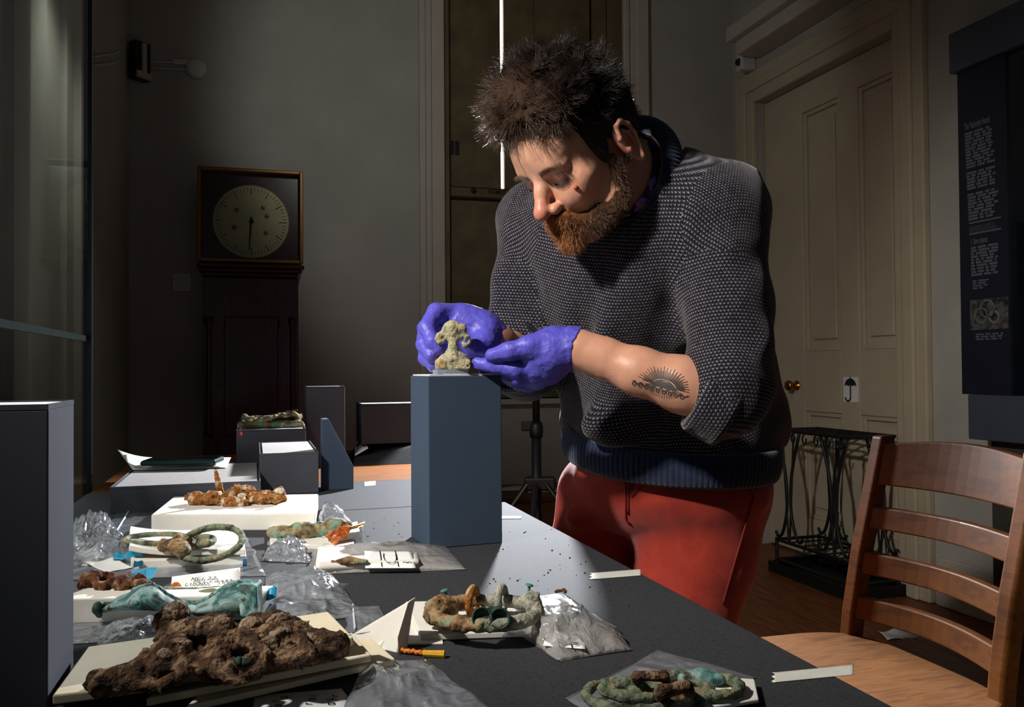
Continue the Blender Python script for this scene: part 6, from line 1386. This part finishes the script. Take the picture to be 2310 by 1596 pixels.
MB().prism([U(1758, 945, 1.335), U(1764, 943, 1.335), U(1768, 962, 1.335), U(1763, 964, 1.335)], camvec(0, 0, .001)).build('side_label', m_paper, sw)
# ---------------------------------------------------------------- trousers and shoes
S = SDF(.0045, .02)
S.ell(U(1501, 1085, 1.438), (.168, .122, .105), np.array([bL, bF, [0, 0, 1]]), k=.035)
S.chain([HIPL, U(1568, 1250, 1.42), U(1532, 1375, 1.41), KNL, ANL], [.102, .094, .086, .076, .062], .03)
S.chain([HIPR, U(1349, 1250, 1.53), KNR, ANR], [.098, .086, .076, .062], .010)
for (p0, p1, r_, d0, d1) in (((1300, 1170), (1410, 1165), .014, 1.435, 1.41), ((1700, 1120), (1640, 1100), .012, 1.34, 1.33)):
    S.cap(U(*p0, d0+.016), U(*p1, d1+.016), r_, r_*.6, .03)
half(S, HP+hn*.03, hn, .01)
half(S, (0, 0, .05), (0, 0, -1), .01)
Mt = np.stack([unit(lB+np.array([0, 0, .4]))*7, np.array([0, 0, 1])*15, bF*7], 1)
Vp, Fp = S.mesh(lambda P: .005*vnoise(P@Mt, 1.0, 15)+.002*fbm(P, 25, 2, 18), 1)
tro = add('trousers', Vp, Fp, m_trous, man, smooth=True)
bvt = BVHTree.FromPolygons(Vp.tolist(), Fp.tolist()); m_seam = M('trouser_seam', [(120, 30, 22), (130, 36, 26)], rough=.8)
def seam(pts, w=.0016, name='seam'):
    q = [hit(bvt, *p, .0006) for p in pts]; q = [h_[0] for h_ in q if h_]
    if len(q) > 2: MB().tube(q, w, 6).build(name, m_seam, tro, smooth=True)
seam([(1412, 1080+k*8) for k in range(12)]+[(1414, 1176), (1424, 1184)]); seam([(1418, 1080+k*8) for k in range(11)])
seam([(1455-k*2.5, 1090+k*2.6) for k in range(13)]); seam([(1600+k*8, 1068+k*1.2+k*k*.22) for k in range(14)]); seam([(1706-.2*k, 1075+8*k) for k in range(5)]); seam([(1700-k*2.6, 1120+k*9) for k in range(28)])
MB().lathe([(.006, 0), (.006, .002)], hit(bvt, 1425, 1098, .0)[0], -fwd, 14).build('button', m_seam, tro)
m_shoe = M('brown_leather', [(48, 30, 20), (60, 38, 26)], rough=.5)
for an in (ANL, ANR):
    S = SDF(.004, .02); fdir = unit(np.array([-.75, -.66, 0])); S.chain([an-fdir*.03-ZZ*.03, an+fdir*.09-ZZ*.045, an+fdir*.17-ZZ*.052], [.045, .042, .034], .02); half(S, (0, 0, .0), (0, 0, -1), .004)
    V_, F_ = S.mesh(None, 1); add('shoe', V_, F_, m_shoe, man, smooth=True)
# ---------------------------------------------------------------- gloved hands
def glove(name, ops, cuffa, cuffb, r0_, r1_, seed):
    S = SDF(.0016, .012); ops(S); cyl(S, cuffa, cuffb, r0_, r1_, .008, .003); n = unit(np.array(cuffb)-np.array(cuffa)); cyl(S, np.array(cuffb)-n*.02, np.array(cuffb)+n*.02, r1_-.003, r1_-.002, .002, .001, sub=True)
    V_, F_ = S.mesh(lambda P: .0011*fbm(P*np.array([1, 1, 1.6]), 90, 3, seed), 1)
    return add(name, V_, F_, m_glove, man, smooth=True)
def left_hand(S):
    W_ = U(1285, 785, 1.17)
    S.chain([W_, U(1250, 795, 1.172), U(1222, 815, 1.178)], [.026, .029, .026], .02)
    S.cap(U(1248, 775, 1.172), U(1210, 790, 1.165), .019, .018, .016)
    S.cap(U(1235, 835, 1.185), U(1212, 852, 1.19), .020, .017, .016); S.cap(U(1240, 820, 1.18), U(1205, 832, 1.175), .020, .016, .014)
    S.chain([U(1235, 778, 1.165), U(1195, 782, 1.155), U(1150, 793, 1.155), U(1110, 802, 1.165)], [.018, .0145, .0118, .0098], .008)       # thumb
    S.chain([U(1210, 828, 1.175), U(1165, 833, 1.168), U(1115, 826, 1.175), U(1078, 820, 1.185)], [.0145, .0118, .0105, .0088], .004)    # index
    S.chain([U(1212, 845, 1.185), U(1170, 852, 1.180), U(1140, 846, 1.205)], [.0135, .0112, .0098], .004)
    S.chain([U(1210, 856, 1.195), U(1172, 864, 1.20), U(1145, 854, 1.225)], [.0128, .0108, .0092], .004)
    S.chain([U(1216, 862, 1.205), U(1192, 870, 1.215), U(1165, 862, 1.24)], [.0118, .0098, .0085], .004)
glove('glove', left_hand, U(1278, 780, 1.17), U(1307, 787, 1.163), .0275, .0290, 5)
def right_hand(S):
    W_ = U(1112, 765, 1.27)
    S.chain([W_, U(1085, 745, 1.262), U(1040, 728, 1.262), U(1000, 722, 1.258)], [.025, .026, .024, .019], .02)
    S.cap(U(1045, 750, 1.275), U(1000, 745, 1.275), .022, .018, .016); S.cap(U(1095, 760, 1.26), U(1060, 780, 1.265), .021, .018, .016)
    S.chain([U(1095, 752, 1.25), U(1094, 772, 1.228), U(1072, 781, 1.212)], [.0195, .0150, .0105], .010)                                  # thumb
    S.chain([U(1012, 708, 1.25), U(984, 704, 1.235), U(962, 738, 1.212), U(976, 772, 1.196), U(988, 788, 1.194)], [.0150, .0128, .0112, .0100, .0085], .004)   # index
    S.chain([U(1005, 725, 1.262), U(962, 742, 1.24), U(956, 778, 1.212), U(972, 804, 1.196)], [.0150, .0128, .0110, .0092], .004)
    S.chain([U(1005, 745, 1.272), U(962, 772, 1.25), U(960, 808, 1.222), U(978, 824, 1.205)], [.0145, .0122, .0106, .0090], .004)
    S.chain([U(1010, 765, 1.28), U(975, 795, 1.262), U(976, 824, 1.236), U(992, 836, 1.218)], [.0130, .0108, .0094, .0082], .004)
glove('glove', right_hand, U(1098, 757, 1.265), U(1120, 772, 1.276), .0262, .0275, 6)
